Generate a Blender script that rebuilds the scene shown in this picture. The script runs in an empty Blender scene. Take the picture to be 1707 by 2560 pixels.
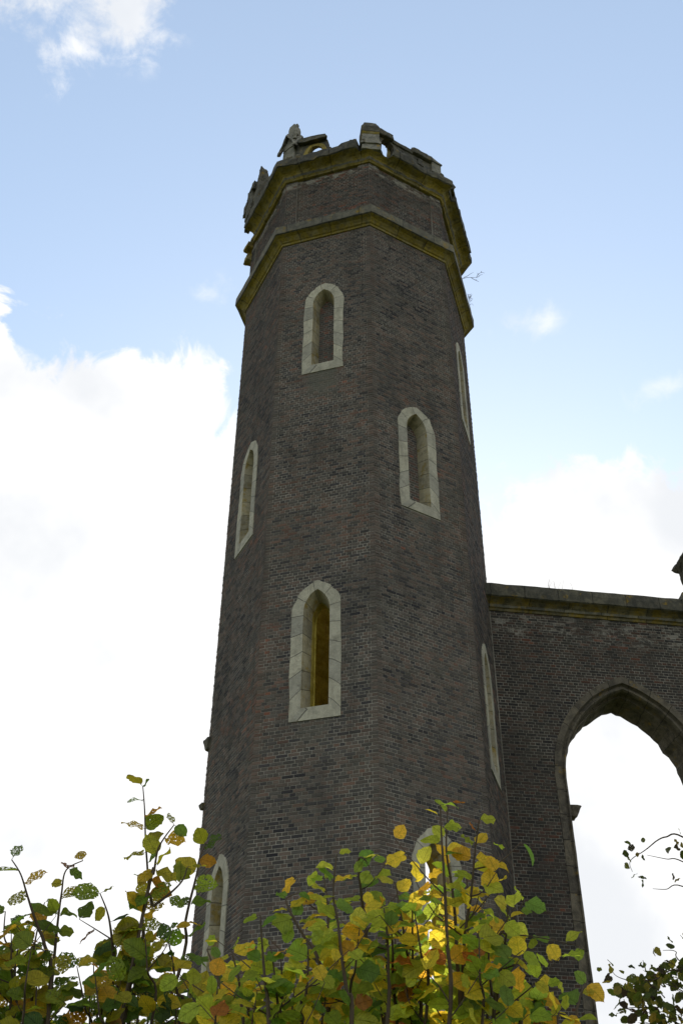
import bpy, math, random
import numpy as np
from mathutils import Vector, Matrix, noise
from mathutils.geometry import tessellate_polygon

random.seed(7)
S = bpy.context.scene
COL = S.collection
rad = math.radians

# ------------------------------------------------------------------ camera
F_PX = 2847.17                      # focal length in pixels of the 1707 px wide photograph
R_ = Vector((0.9999755, -0.0043906, 0.0054459))
U_ = Vector((-0.0069954, -0.6276327, 0.7784781))
D_ = Vector((0.0, 0.7784972, 0.6276481))
EYE = Vector((0, 0, 1.6))
cam = bpy.data.cameras.new("camera")
cam.sensor_fit = 'HORIZONTAL'
cam.sensor_width = 36.0
cam.lens = 36.0 * F_PX / 1707.0
cam.clip_start = 0.1
cam.clip_end = 5000
camo = bpy.data.objects.new("camera", cam)
COL.objects.link(camo)
m = Matrix((R_, U_, -D_)).transposed().to_4x4()
m.translation = EYE
camo.matrix_world = m
S.camera = camo

def at(x, y, dist):
    """point in the scene at a distance from the eye, x, y measured on the 1568 x 2352 view"""
    fx, fy = x / .91857, y / .91857
    v = D_ + (R_ * (fx - 853.5) - U_ * (fy - 1280.0)) / F_PX
    return EYE + v.normalized() * dist

# ------------------------------------------------------------------ light
SUN = Vector((0.0735, 0.9265, 0.3690)).normalized()
sun_el = math.asin(SUN.z)
sun_az = math.atan2(SUN.x, SUN.y)
S.view_settings.view_transform = 'Standard'
S.view_settings.look = 'None'
S.view_settings.gamma = 1
S.view_settings.use_curve_mapping = False
S.view_settings.exposure = 0.95

sl = bpy.data.lights.new("sun", 'SUN')
sl.energy = 5.0
sl.angle = rad(0.53)
sl.color = (1.0, 0.93, 0.82)
so = bpy.data.objects.new("sun", sl)
COL.objects.link(so)
so.rotation_euler = SUN.to_track_quat('Z', 'Y').to_euler()
so.location = (0, 0, 60)


class N:
    """small helper around a node tree"""
    def __init__(self, tree):
        self.t = tree
        self.n = tree.nodes
        self.l = tree.links

    def new(self, typ, **kw):
        nd = self.n.new(typ)
        for k, v in kw.items():
            setattr(nd, k, v)
        return nd

    def set(self, sock, val):
        if isinstance(val, bpy.types.NodeSocket):
            self.l.new(val, sock)
        elif isinstance(val, (tuple, list)) and sock.type == 'RGBA' and len(val) == 3:
            sock.default_value = (*val, 1)
        else:
            sock.default_value = val

    def m(self, op, a, b=0.0, c=0.0, clamp=False):
        nd = self.n.new('ShaderNodeMath')
        nd.operation = op
        nd.use_clamp = clamp
        self.set(nd.inputs[0], a)
        self.set(nd.inputs[1], b)
        self.set(nd.inputs[2], c)
        return nd.outputs[0]

    def step(self, v, lo, hi, a=0.0, b=1.0):
        nd = self.n.new('ShaderNodeMapRange')
        nd.interpolation_type = 'SMOOTHSTEP'
        for i, x in enumerate((v, lo, hi, a, b)):
            self.set(nd.inputs[i], x)
        return nd.outputs[0]

    def xyz(self, x, y, z=0.0):
        nd = self.n.new('ShaderNodeCombineXYZ')
        for i, v in enumerate((x, y, z)):
            self.set(nd.inputs[i], v)
        return nd.outputs[0]

    def sep(self, v):
        nd = self.n.new('ShaderNodeSeparateXYZ')
        self.set(nd.inputs[0], v)
        return nd.outputs

    def noise(self, vec, scale, detail=4, rough=.55, dist=0.0, out='Fac'):
        nd = self.n.new('ShaderNodeTexNoise')
        nd.noise_dimensions = '3D'
        self.set(nd.inputs['Vector'], vec)
        nd.inputs['Scale'].default_value = scale
        nd.inputs['Detail'].default_value = detail
        nd.inputs['Roughness'].default_value = rough
        nd.inputs['Distortion'].default_value = dist
        return nd.outputs[out]

    def mix(self, f, a, b, mode='MIX'):
        nd = self.n.new('ShaderNodeMix')
        nd.data_type = 'RGBA'
        nd.blend_type = mode
        self.set(nd.inputs[0], f)
        self.set(nd.inputs[6], a)
        self.set(nd.inputs[7], b)
        return nd.outputs[2]

    def ramp(self, f, stops, interp='LINEAR'):
        nd = self.n.new('ShaderNodeValToRGB')
        nd.color_ramp.interpolation = interp
        e = nd.color_ramp.elements
        e[0].position, e[0].color = stops[0][0], (*stops[0][1], 1)
        e[1].position, e[1].color = stops[-1][0], (*stops[-1][1], 1)
        for p, c in stops[1:-1]:
            k = e.new(p)
            k.color = (*c, 1)
        self.set(nd.inputs[0], f)
        return nd.outputs[0]

    def vm(self, op, a, b):
        nd = self.n.new('ShaderNodeVectorMath')
        nd.operation = op
        self.set(nd.inputs[0], a)
        self.set(nd.inputs[1], b)
        return nd.outputs[0]


# ------------------------------------------------------------------ sky with clouds
W = bpy.data.worlds.new("World")
S.world = W
W.use_nodes = True
W.node_tree.nodes.clear()
g = N(W.node_tree)
tc = g.new('ShaderNodeTexCoord')
dirv = tc.outputs['Generated']
sky = g.new('ShaderNodeTexSky', sky_type='NISHITA')
sky.sun_disc = False
sky.sun_elevation = sun_el
sky.sun_rotation = sun_az
sky.air_density = 1.0
sky.dust_density = 0.3
sky.ozone_density = 1.0
sx, sy, sz = g.sep(dirv)
az = g.m('MULTIPLY', g.m('ARCTAN2', sx, sy), 57.2958)
el = g.m('MULTIPLY', g.m('ARCSINE', sz), 57.2958)
n1 = g.noise(dirv, 7, 3, .5)
n2 = g.noise(dirv, 26, 10, .62, .6)
n3 = g.noise(dirv, 9, 8, .6, 1.2)
azw = g.m('ADD', az, g.m('MULTIPLY', g.m('SUBTRACT', n1, .5), 7))
elw = g.m('ADD', el, g.m('MULTIPLY', g.m('SUBTRACT', n3, .5), 5))

def blob(ca, ce, ra, re, a=None, e=None):
    a = azw if a is None else a
    e = elw if e is None else e
    dx = g.m('DIVIDE', g.m('SUBTRACT', a, ca), ra)
    dy = g.m('DIVIDE', g.m('SUBTRACT', e, ce), re)
    r = g.m('SQRT', g.m('ADD', g.m('MULTIPLY', dx, dx), g.m('MULTIPLY', dy, dy)))
    return g.m('SUBTRACT', 1.0, r)

mx = lambda a, b: g.m('MAXIMUM', a, b)
big = mx(blob(-23, 30, 17, 15.6), blob(-14.0, 35.8, 9.6, 11.0))
big = mx(big, blob(-24.8, 42.2, 4.6, 4.4))
big = mx(big, mx(blob(16.5, 27, 14, 14.2), blob(28, 25, 15, 15.5)))
big = mx(big, g.m('MULTIPLY', g.m('SUBTRACT', 33, elw), .06))
dens_big = g.step(g.m('ADD', big, g.m('MULTIPLY', g.m('SUBTRACT', n2, .5), .52)), .0, .12)
nw = g.noise(dirv, 15, 10, .6, .5)
nwt = g.noise(g.vm('ADD', dirv, (3.1, 1.7, 0.4)), 34, 8, .65, .4)
nmix = g.m('ADD', g.m('MULTIPLY', nw, .62), g.m('MULTIPLY', nwt, .38))
wisp = mx(blob(-20.6, 61.3, 6.0, 3.2, az, el), blob(-28.6, 60.2, 5.0, 2.6, az, el))
wisp = mx(wisp, blob(-24.6, 58.8, 3.6, 2.7, az, el))
dens_w = g.step(g.m('ADD', g.m('MULTIPLY', wisp, .55), g.m('MULTIPLY', g.m('SUBTRACT', nmix, .485), 3.0)), .0, .62)
dens_w = g.m('MULTIPLY', dens_w, g.step(wisp, -.12, .25))
small = mx(blob(12.8, 47.7, 4.0, 1.5, az, el), blob(-9.6, 49.3, 2.6, 1.3, az, el))
small = mx(small, blob(21.5, 43.2, 3.0, 1.4, az, el))
dens_s = g.step(g.m('ADD', g.m('MULTIPLY', small, .5), g.m('MULTIPLY', g.m('SUBTRACT', nmix, .55), 2.6)), .0, .75)
dens_s = g.m('MULTIPLY', dens_s, g.step(small, -.15, .3))
dens = mx(dens_big, mx(g.m('MULTIPLY', dens_w, .9), g.m('MULTIPLY', dens_s, .75)))
dens = g.m('MULTIPLY', dens, g.step(sy, -.1, .25, .0, 1.0))
behind = g.m('MULTIPLY', g.step(g.noise(dirv, 3.2, 8, .6, .4), .40, .56), g.step(sy, .15, -.15, .0, 1.0))  # cloud out of view behind the camera, added to brighten the tower's front
skyc = g.mix(1.0, sky.outputs[0], (1.36, 1.32, 1.22), 'MULTIPLY')
# a thin veil of high cloud pales the blue
skyc = g.mix(.29, skyc, (3.15, 3.62, 4.35))
# thin haze of the bright air, whiter towards the sun
dotn = g.new('ShaderNodeVectorMath', operation='DOT_PRODUCT')
g.set(dotn.inputs[0], dirv)
dotn.inputs[1].default_value = tuple(SUN)
glow = g.m('POWER', g.m('MAXIMUM', dotn.outputs['Value'], 0.0), 11.0)
cshade = g.noise(dirv, 6, 5, .5)
ccol = g.mix(g.step(cshade, .36, .56), (3.85, 3.95, 4.1), (4.75, 4.75, 4.75))
out = g.mix(g.m('MULTIPLY', glow, .35), skyc, (5.4, 5.5, 5.6))
out = g.mix(dens, out, ccol)
out = g.mix(g.m('MULTIPLY', behind, .95), out, (5.7, 5.6, 5.4))
bg = g.new('ShaderNodeBackground')
g.set(bg.inputs[0], out)
bg.inputs[1].default_value = 0.12
wo = g.new('ShaderNodeOutputWorld')
g.l.new(bg.outputs[0], wo.inputs[0])


# ------------------------------------------------------------------ helpers
def link(o, parent=None):
    COL.objects.link(o)
    if parent is not None:
        o.parent = parent
    return o

def thing(name, label, cat, loc=(0, 0, 0), group=None):
    o = bpy.data.objects.new(name, None)
    o.empty_display_size = .3
    COL.objects.link(o)
    o.location = loc
    tag(o, label, cat, group)
    return o

def tag(o, label, cat, group=None):
    o['label'] = label
    o['category'] = cat
    if group:
        o['group'] = group
    return o

class MB:
    """collects verts, faces and uvs, all in world coordinates"""
    def __init__(self):
        self.v, self.f, self.uv, self.mi = [], [], [], []

    def face(self, pts, uvs=None, mi=0):
        b = len(self.v)
        self.v += [tuple(p) for p in pts]
        self.f.append(tuple(range(b, b + len(pts))))
        self.uv += list(uvs) if uvs else [(p[0] + p[1], p[2]) for p in pts]
        self.mi.append(mi)

    def build(self, name, mats, parent=None, merge=True, smooth=False):
        me = bpy.data.meshes.new(name)
        off = Vector(parent.matrix_world.translation) if parent is not None else Vector((0, 0, 0))
        if parent is not None:
            off = Vector(parent.get('_org', (0, 0, 0)))
        me.from_pydata([tuple(Vector(p) - off) for p in self.v], [], self.f)
        uvl = me.uv_layers.new(name="UVMap")
        flat = np.array(self.uv, dtype=np.float32).ravel()
        uvl.data.foreach_set("uv", flat)
        if not isinstance(mats, (list, tuple)):
            mats = [mats]
        for mm in mats:
            me.materials.append(mm)
        me.polygons.foreach_set("material_index", self.mi)
        if merge:
            import bmesh
            bm = bmesh.new()
            bm.from_mesh(me)
            bmesh.ops.remove_doubles(bm, verts=bm.verts, dist=1e-4)
            bm.to_mesh(me)
            bm.free()
        if smooth:
            me.polygons.foreach_set("use_smooth", [True] * len(me.polygons))
        me.update()
        o = bpy.data.objects.new(name, me)
        link(o, parent)
        return o


def poly_holes(mb, outer, holes, fn, flip=False, uvf=None, mi=0):
    """flat plate (u,z) with holes; fn(u,z) gives the point"""
    loops = [[Vector((a, b, 0)) for a, b in outer]] + [[Vector((a, b, 0)) for a, b in h] for h in holes]
    flat = [p for lp in loops for p in lp]
    for t in tessellate_polygon(loops):
        pts = [flat[i] for i in t]
        if (pts[1] - pts[0]).cross(pts[2] - pts[0]).z < 0:
            pts = [pts[0], pts[2], pts[1]]
        if flip:
            pts = pts[::-1]
        mb.face([fn(p.x, p.y) for p in pts], [uvf(p.x, p.y) if uvf else (p.x, p.y) for p in pts], mi)

def loft(mb, A, B, uvA, uvB, closed=False, mi=0):
    n = len(A)
    for i in range(n if closed else n - 1):
        j = (i + 1) % n
        mb.face([A[i], A[j], B[j], B[i]], [uvA[i], uvA[j], uvB[j], uvB[i]], mi)

def arch(cu, w, z0, zs, za, n=9):
    """pointed arch outline: bottom left, up, apex, down to bottom right"""
    h = za - zs
    r = (w * w + h * h) / (2 * w)
    th = math.atan2(h, r - w)
    L = [(cu - w + r - r * math.cos(th * i / n), zs + r * math.sin(th * i / n)) for i in range(n + 1)]
    pts = [(cu - w, z0)] + [(cu - w, z0 + (zs - z0) * i / 5) for i in range(1, 5)] + L
    return pts + [(2 * cu - x, z) for x, z in pts[-2::-1]]

def rough_obj(mb_name, boxes, mats, parent, amp=.02, seed=0, cuts=3, fq=5.0):
    """weathered masonry: a set of convex hulls, cut up and pushed about by noise"""
    import bmesh
    me = bpy.data.meshes.new(mb_name)
    bm = bmesh.new()
    for hull in boxes:
        b2 = bmesh.new()
        vs = [b2.verts.new(p) for p in hull]
        r = bmesh.ops.convex_hull(b2, input=vs)
        bmesh.ops.bevel(b2, geom=b2.edges[:], offset=.012, segments=1, affect='EDGES')
        long = [e for e in b2.edges if e.calc_length() > .06]
        bmesh.ops.subdivide_edges(b2, edges=long, cuts=cuts, use_grid_fill=True)
        tm = bpy.data.meshes.new("t")
        b2.to_mesh(tm)
        b2.free()
        bm.from_mesh(tm)
        bpy.data.meshes.remove(tm)
    for v in bm.verts:
        p = v.co * fq + Vector((seed * 3.1, seed * 1.7, seed))
        d = noise.noise_vector(p) * amp + noise.noise_vector(p * 3) * amp * .5
        v.co += d
    off = Vector(parent.get('_org', (0, 0, 0))) if parent is not None else Vector((0, 0, 0))
    for v in bm.verts:
        v.co -= off
    bmesh.ops.recalc_face_normals(bm, faces=bm.faces[:])
    bm.to_mesh(me)
    bm.free()
    for mm in (mats if isinstance(mats, (list, tuple)) else [mats]):
        me.materials.append(mm)
    o = bpy.data.objects.new(mb_name, me)
    return link(o, parent)


# ------------------------------------------------------------------ materials
def material(name):
    mt = bpy.data.materials.new(name)
    mt.use_nodes = True
    nt = mt.node_tree
    nt.nodes.clear()
    q = N(nt)
    o = q.new('ShaderNodeOutputMaterial')
    return mt, q, o

def principled(q, o, col, rough=.9, bump=None, bdist=.01, bstr=1.0, spec=.25):
    p = q.new('ShaderNodeBsdfPrincipled')
    q.set(p.inputs['Base Color'], col)
    q.set(p.inputs['Roughness'], rough)
    p.inputs['Specular IOR Level'].default_value = spec
    if bump is not None:
        b = q.new('ShaderNodeBump')
        b.inputs['Distance'].default_value = bdist
        b.inputs['Strength'].default_value = bstr
        q.set(b.inputs['Height'], bump)
        q.l.new(b.outputs[0], p.inputs['Normal'])
    q.l.new(p.outputs[0], o.inputs[0])
    return p

def brick_mat(name, quoin=True, bloom=(), tone=1.0, H=.0714, WS=.2315, warm=0.0, mort=1.0):
    """English bond, u and z in metres in the uv map; bloom = bands of pale salts and mortar wash"""
    mt, q, o = material(name)
    uv = q.new('ShaderNodeUVMap')
    uv.uv_map = "UVMap"
    U, V, _ = q.sep(uv.outputs[0])
    pos = q.new('ShaderNodeNewGeometry').outputs['Position']
    wob = q.noise(q.xyz(U, V), 9, 3, .6, out='Color')
    wr, wg, wb = q.sep(wob)
    V2 = q.m('ADD', V, q.m('MULTIPLY', q.m('SUBTRACT', wr, .5), .018))
    U2 = q.m('ADD', U, q.m('MULTIPLY', q.m('SUBTRACT', wg, .5), .03))
    v = q.m('DIVIDE', V2, H)
    row = q.m('FLOOR', v)
    fy = q.m('MULTIPLY', q.m('FRACT', v), H)
    par = q.m('FLOORED_MODULO', row, 2.0)
    par = q.m('ROUND', par)
    hs = q.m('ROUND', q.m('FLOORED_MODULO', q.m('FLOOR', q.m('DIVIDE', row, 2.0)), 2.0))
    w = q.m('SUBTRACT', WS, q.m('MULTIPLY', par, WS / 2))
    shift = q.m('ADD', q.m('MULTIPLY', hs, WS / 2), q.m('MULTIPLY', par, -WS / 4 + .001))
    jit = q.new('ShaderNodeTexWhiteNoise', noise_dimensions='1D')
    q.set(jit.inputs['W'], row)
    shift = q.m('ADD', shift, q.m('MULTIPLY', jit.outputs[0], .03))
    uu = q.m('DIVIDE', q.m('ADD', U2, shift), w)
    cell = q.m('FLOOR', uu)
    fx = q.m('MULTIPLY', q.m('FRACT', uu), w)
    dx = q.m('MINIMUM', fx, q.m('SUBTRACT', w, fx))
    dy = q.m('MINIMUM', fy, q.m('SUBTRACT', H, fy))
    if quoin:
        loc = q.m('FLOORED_MODULO', U, 10.0)
        du = q.m('MINIMUM', loc, q.m('SUBTRACT', 2.4, loc))
        near = q.m('LESS_THAN', du, q.m('ADD', .115, q.m('MULTIPLY', par, .055)))
        dx = q.m('ADD', dx, q.m('MULTIPLY', near, 1.0))
        cell = q.m('MULTIPLY', cell, q.m('SUBTRACT', 1.0, near))
    mn = q.noise(q.xyz(U, V), 30, 3, .6)
    dd = q.m('ADD', q.m('MINIMUM', q.m('MULTIPLY', dx, .85), dy), q.m('MULTIPLY', q.m('SUBTRACT', mn, .5), .006))
    mortar = q.step(dd, .0035, .0075, 1.0, 0.0)
    rn = q.new('ShaderNodeTexWhiteNoise', noise_dimensions='3D')
    q.set(rn.inputs['Vector'], q.xyz(cell, row, par))
    rv = rn.outputs[0]
    big = q.noise(pos, .55, 4, .6)
    rv2 = q.m('ADD', q.m('MULTIPLY', rv, .8), q.m('MULTIPLY', q.m('SUBTRACT', big, .38 - warm), .75), clamp=True)
    if quoin:
        rv2 = q.m('ADD', q.m('MULTIPLY', near, q.m('SUBTRACT', .60, q.m('MULTIPLY', rv2, .7))), rv2)
    t = tone
    c = q.ramp(rv2, [(0, (.026 * t, .025 * t, .027 * t)), (.14, (.040 * t, .038 * t, .037 * t)), (.36, (.058 * t, .053 * t, .047 * t)),
                     (.62, (.070 * t, .060 * t, .050 * t)), (.84, (.080 * t, .056 * t, .046 * t)), (.95, (.095 * t, .052 * t, .040 * t)),
                     (1, (.15 * t, .062 * t, .042 * t))])
    fine = q.noise(pos, 60, 4, .7)
    c = q.mix(1.0, c, q.ramp(fine, [(.25, (.72, .72, .72)), (.75, (1.25, 1.25, 1.25))]), 'MULTIPLY')
    moss = q.step(q.noise(pos, 1.3, 6, .65), .5, .75)
    c = q.mix(q.m('MULTIPLY', moss, .45), c, (.075 * t, .078 * t, .056 * t))
    fresh = q.step(q.noise(pos, .8, 5, .6), .35, .65)
    mc = q.mix(fresh, (.15 * t * mort, .145 * t * mort, .125 * t * mort), (.33 * t * mort, .31 * t * mort, .27 * t * mort))
    if quoin:
        mc = q.mix(q.m('MULTIPLY', near, .55), mc, (.1 * t, .085 * t, .072 * t))
    col = q.mix(mortar, c, mc)
    for (za, zb, lo, amt) in bloom:
        m1 = q.m('MULTIPLY', q.step(V, za, (za + zb) / 2), q.step(V, (za + zb) / 2, zb + .35, 1.0, 0.0))
        pn = q.noise(q.xyz(U, q.m('MULTIPLY', V, 1.6)), 2.6, 9, .7, .5)
        bm_ = q.m('MULTIPLY', q.step(pn, lo, lo + .1), m1)
        brk = q.step(q.noise(q.xyz(cell, row), 3.7, 1), .38, .6)
        bm_ = q.m('MULTIPLY', bm_, q.m('ADD', .35, q.m('MULTIPLY', brk, .65)))
        col = q.mix(q.m('MULTIPLY', bm_, amt), col, (.36, .345, .3))
    hgt = q.m('ADD', q.m('MULTIPLY', mortar, -1.0), q.m('MULTIPLY', fine, .5))
    hgt = q.m('ADD', hgt, q.m('MULTIPLY', rv, .35))
    principled(q, o, col, .92, hgt, .010, 1.0, .08)
    return mt

def stone_mat(name, base, dark, lichen=0.0, stain=.5, joints=None, lcol=(.30, .20, .03), bump=.012, spots=0.25):
    mt, q, o = material(name)
    pos = q.new('ShaderNodeNewGeometry').outputs['Position']
    a = q.noise(pos, 3.2, 8, .65)
    b = q.noise(pos, 22, 6, .7)
    sp = q.noise(pos, 48, 4, .7)
    col = q.mix(q.step(a, .35, .72), base, tuple(x * .72 for x in base))
    col = q.mix(q.m('MULTIPLY', q.step(q.noise(pos, 5.5, 9, .72, .3), .62 - stain * .35, .80 - stain * .28), .85), col, dark)
    if lichen:
        l = q.step(q.noise(pos, 4.2, 8, .68), .62 - lichen * .38, .74 - lichen * .22)
        lc = q.mix(q.step(b, .35, .65), lcol, tuple(x * .45 for x in lcol))
        col = q.mix(q.m('MULTIPLY', l, .92), col, lc)
    strk = q.noise(q.vm('MULTIPLY', pos, (9.0, 9.0, 1.1)), 1.0, 5, .6)
    col = q.mix(q.m('MULTIPLY', q.step(strk, .52, .74), .5), col, tuple(x * .9 for x in dark))
    col = q.mix(q.m('MULTIPLY', q.step(sp, .6, .72), spots), col, tuple(min(1, x * 1.8) for x in base))
    col = q.mix(1.0, col, q.ramp(b, [(.2, (.7, .7, .7)), (.8, (1.25, 1.25, 1.25))]), 'MULTIPLY')
    hgt = q.m('ADD', b, q.m('MULTIPLY', a, 2.0))
    if joints:
        uv = q.new('ShaderNodeUVMap')
        uv.uv_map = "UVMap"
        U, V, _ = q.sep(uv.outputs[0])
        uw = q.m('ADD', U, q.m('MULTIPLY', q.noise(pos, 3, 1), .03))
        f = q.m('FRACT', q.m('DIVIDE', uw, joints))
        dj = q.m('MULTIPLY', q.m('MINIMUM', f, q.m('SUBTRACT', 1.0, f)), joints)
        jm = q.step(dj, .004, .011, 1.0, 0.0)
        wn = q.new('ShaderNodeTexWhiteNoise', noise_dimensions='1D')
        q.set(wn.inputs['W'], q.m('FLOOR', q.m('DIVIDE', uw, joints)))
        tint = q.ramp(wn.outputs[0], [(0, (.78, .78, .8)), (1, (1.12, 1.1, 1.05))])
        col = q.mix(1.0, col, tint, 'MULTIPLY')
        col = q.mix(q.m('MULTIPLY', jm, .75), col, tuple(x * .3 for x in dark))
        hgt = q.m('SUBTRACT', hgt, q.m('MULTIPLY', jm, 2.0))
    principled(q, o, col, .9, hgt, bump, .8, .2)
    return mt

M_shaft = brick_mat("tower brick", True, bloom=[], tone=1.12, warm=.0)
M_drum = brick_mat("drum brick", True, bloom=[(28.35, 28.9, .40, .9)], tone=.9, warm=.1)
M_infill = brick_mat("infill brick", False, tone=1.25, warm=.22, mort=.7)
M_wall = brick_mat("nave brick", False, bloom=[(15.55, 16.35, .47, .5)], tone=.74, warm=.08, mort=.8)
M_lime = stone_mat("pale limestone", (.33, .315, .25), (.17, .16, .125), lichen=.0, stain=.35, joints=.47, bump=.006)
M_reveal = stone_mat("reveal limestone", (.32, .29, .20), (.15, .135, .09), lichen=.34, stain=.45, joints=.47, lcol=(.32, .23, .05), bump=.006)
M_yel = stone_mat("lichened limestone", (.24, .20, .09), (.06, .052, .028), lichen=.66, stain=.5, joints=.82, lcol=(.28, .21, .03))
M_cope = stone_mat("church coping stone", (.15, .13, .075), (.045, .042, .028), lichen=.5, stain=.6, joints=.95, lcol=(.22, .155, .022))
M_dark = stone_mat("weathered limestone", (.115, .106, .078), (.04, .04, .033), lichen=.12, stain=.75, joints=.82, spots=.35)
M_ledge = stone_mat("ledge limestone", (.145, .135, .10), (.06, .06, .048), lichen=.22, stain=.6, joints=.9, spots=.3)
M_gray = stone_mat("grey limestone", (.21, .20, .165), (.09, .09, .075), lichen=.1, stain=.6, joints=.9, spots=.3)
M_arch = stone_mat("arch stone", (.125, .108, .08), (.045, .040, .032), lichen=.12, stain=.6, joints=.55, lcol=(.26, .17, .03))
M_in = stone_mat("mustard plaster", (.50, .41, .09), (.24, .12, .05), lichen=.45, stain=.15, lcol=(.40, .31, .035))

def facing_mat(name, tone=1.0, bloom=(), part='brick', warm=0.0, mort=1.0, smears=()):
    mt, q, o = material(name)
    uv = q.new('ShaderNodeUVMap'); uv.uv_map = "UVMap"
    idm = q.new('ShaderNodeUVMap'); idm.uv_map = "ID"
    U, V, _ = q.sep(uv.outputs[0])
    r1, r2, _ = q.sep(idm.outputs[0])
    pos = q.new('ShaderNodeNewGeometry').outputs['Position']
    fine = q.noise(pos, 55, 5, .7)
    big = q.noise(pos, .5, 5, .6)
    t = tone
    soot = q.step(q.noise(q.vm('MULTIPLY', pos, (2.2, 2.2, .33)), 1.0, 6, .65), .46, .72)
    wash = q.step(q.noise(q.vm('MULTIPLY', pos, (.9, .9, 1.3)), 1.0, 8, .68), .62, .70)
    if part == 'brick':
        f = q.m('ADD', q.m('MULTIPLY', r1, .82), q.m('MULTIPLY', q.m('SUBTRACT', big, .42 - warm), .85), clamp=True)
        c = q.ramp(f, [(0, (.022, .021, .023)), (.12, (.037, .034, .034)), (.34, (.056, .051, .045)),
                       (.60, (.072, .060, .051)), (.84, (.084, .060, .048)), (.97, (.096, .055, .041)), (1, (.14, .062, .042))])
        c = q.mix(1.0, c, (t, t, t), 'MULTIPLY')
        moss = q.step(q.noise(pos, 1.1, 6, .65), .48, .72)
        c = q.mix(q.m('MULTIPLY', moss, .4), c, (.062 * t, .060 * t, .048 * t))
        c = q.mix(1.0, c, q.ramp(r2, [(0, (.82, .82, .82)), (1, (1.2, 1.2, 1.2))]), 'MULTIPLY')
        c = q.mix(q.m('MULTIPLY', wash, .45), c, (.10 * t, .095 * t, .08 * t))
    else:
        fresh = q.step(q.noise(pos, .7, 5, .6), .35, .65)
        c = q.mix(fresh, (.22 * mort, .205 * mort, .17 * mort), (.42 * mort, .39 * mort, .33 * mort))
        c = q.mix(q.m('MULTIPLY', wash, .4), c, (.12, .112, .095))
    c = q.mix(1.0, c, q.ramp(fine, [(.25, (.66, .66, .66)), (.75, (1.32, 1.32, 1.32))]), 'MULTIPLY')
    c = q.mix(q.m('MULTIPLY', soot, .38), c, (.03, .028, .026))
    for (za, zb, lo, amt) in bloom:
        m1 = q.m('MULTIPLY', q.step(V, za, (za + zb) / 2), q.step(V, (za + zb) / 2, zb + .35, 1.0, 0.0))
        pn = q.noise(q.xyz(U, q.m('MULTIPLY', V, 2.0)), 2.4, 10, .74, .6)
        bm_ = q.m('MULTIPLY', q.step(pn, lo, lo + .12), m1)
        if part == 'brick':
            bm_ = q.m('MULTIPLY', bm_, q.step(r2, .25, .6, .15, 1.0))
        c = q.mix(q.m('MULTIPLY', bm_, amt), c, (.25, .235, .20))
    for (uc, hw, zt, zb, amt) in smears:      # cement and lime washed down below a sill
        nn = q.noise(q.xyz(q.m('MULTIPLY', U, 2.2), V), 2.3, 7, .65)
        side = q.step(q.m('ADD', q.m('ABSOLUTE', q.m('SUBTRACT', U, uc)), q.m('MULTIPLY', nn, .5)), hw - .02, hw + .22, 1.0, 0.0)
        dn = q.m('MULTIPLY', q.step(q.m('ADD', V, q.m('MULTIPLY', nn, .7)), zb + .35, zb + .85), q.m('LESS_THAN', V, zt))
        c = q.mix(q.m('MULTIPLY', q.m('MULTIPLY', side, dn), amt), c, (.095, .092, .074))
    b2 = q.noise(pos, 18, 4, .6)
    principled(q, o, c, .93, q.m('ADD', fine, q.m('MULTIPLY', b2, 1.5)), .004, 1.0, .08)
    return mt

SM = [(11.18, .5, 21.06, 20.1, .75), (11.18, .42, 11.84, 11.1, .4), (21.18, .5, 16.95, 16.2, .4)]
M_brick = facing_mat("tower bricks", 1.24, smears=SM)
M_mort = facing_mat("tower mortar", part='mortar', mort=.66, smears=SM)
WB = [(15.6, 16.4, .47, .7)]
M_wbrick = facing_mat("church bricks", .68, WB, warm=.08)
M_wmort = facing_mat("church mortar", 1.0, WB, part='mortar', mort=.56)

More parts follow.
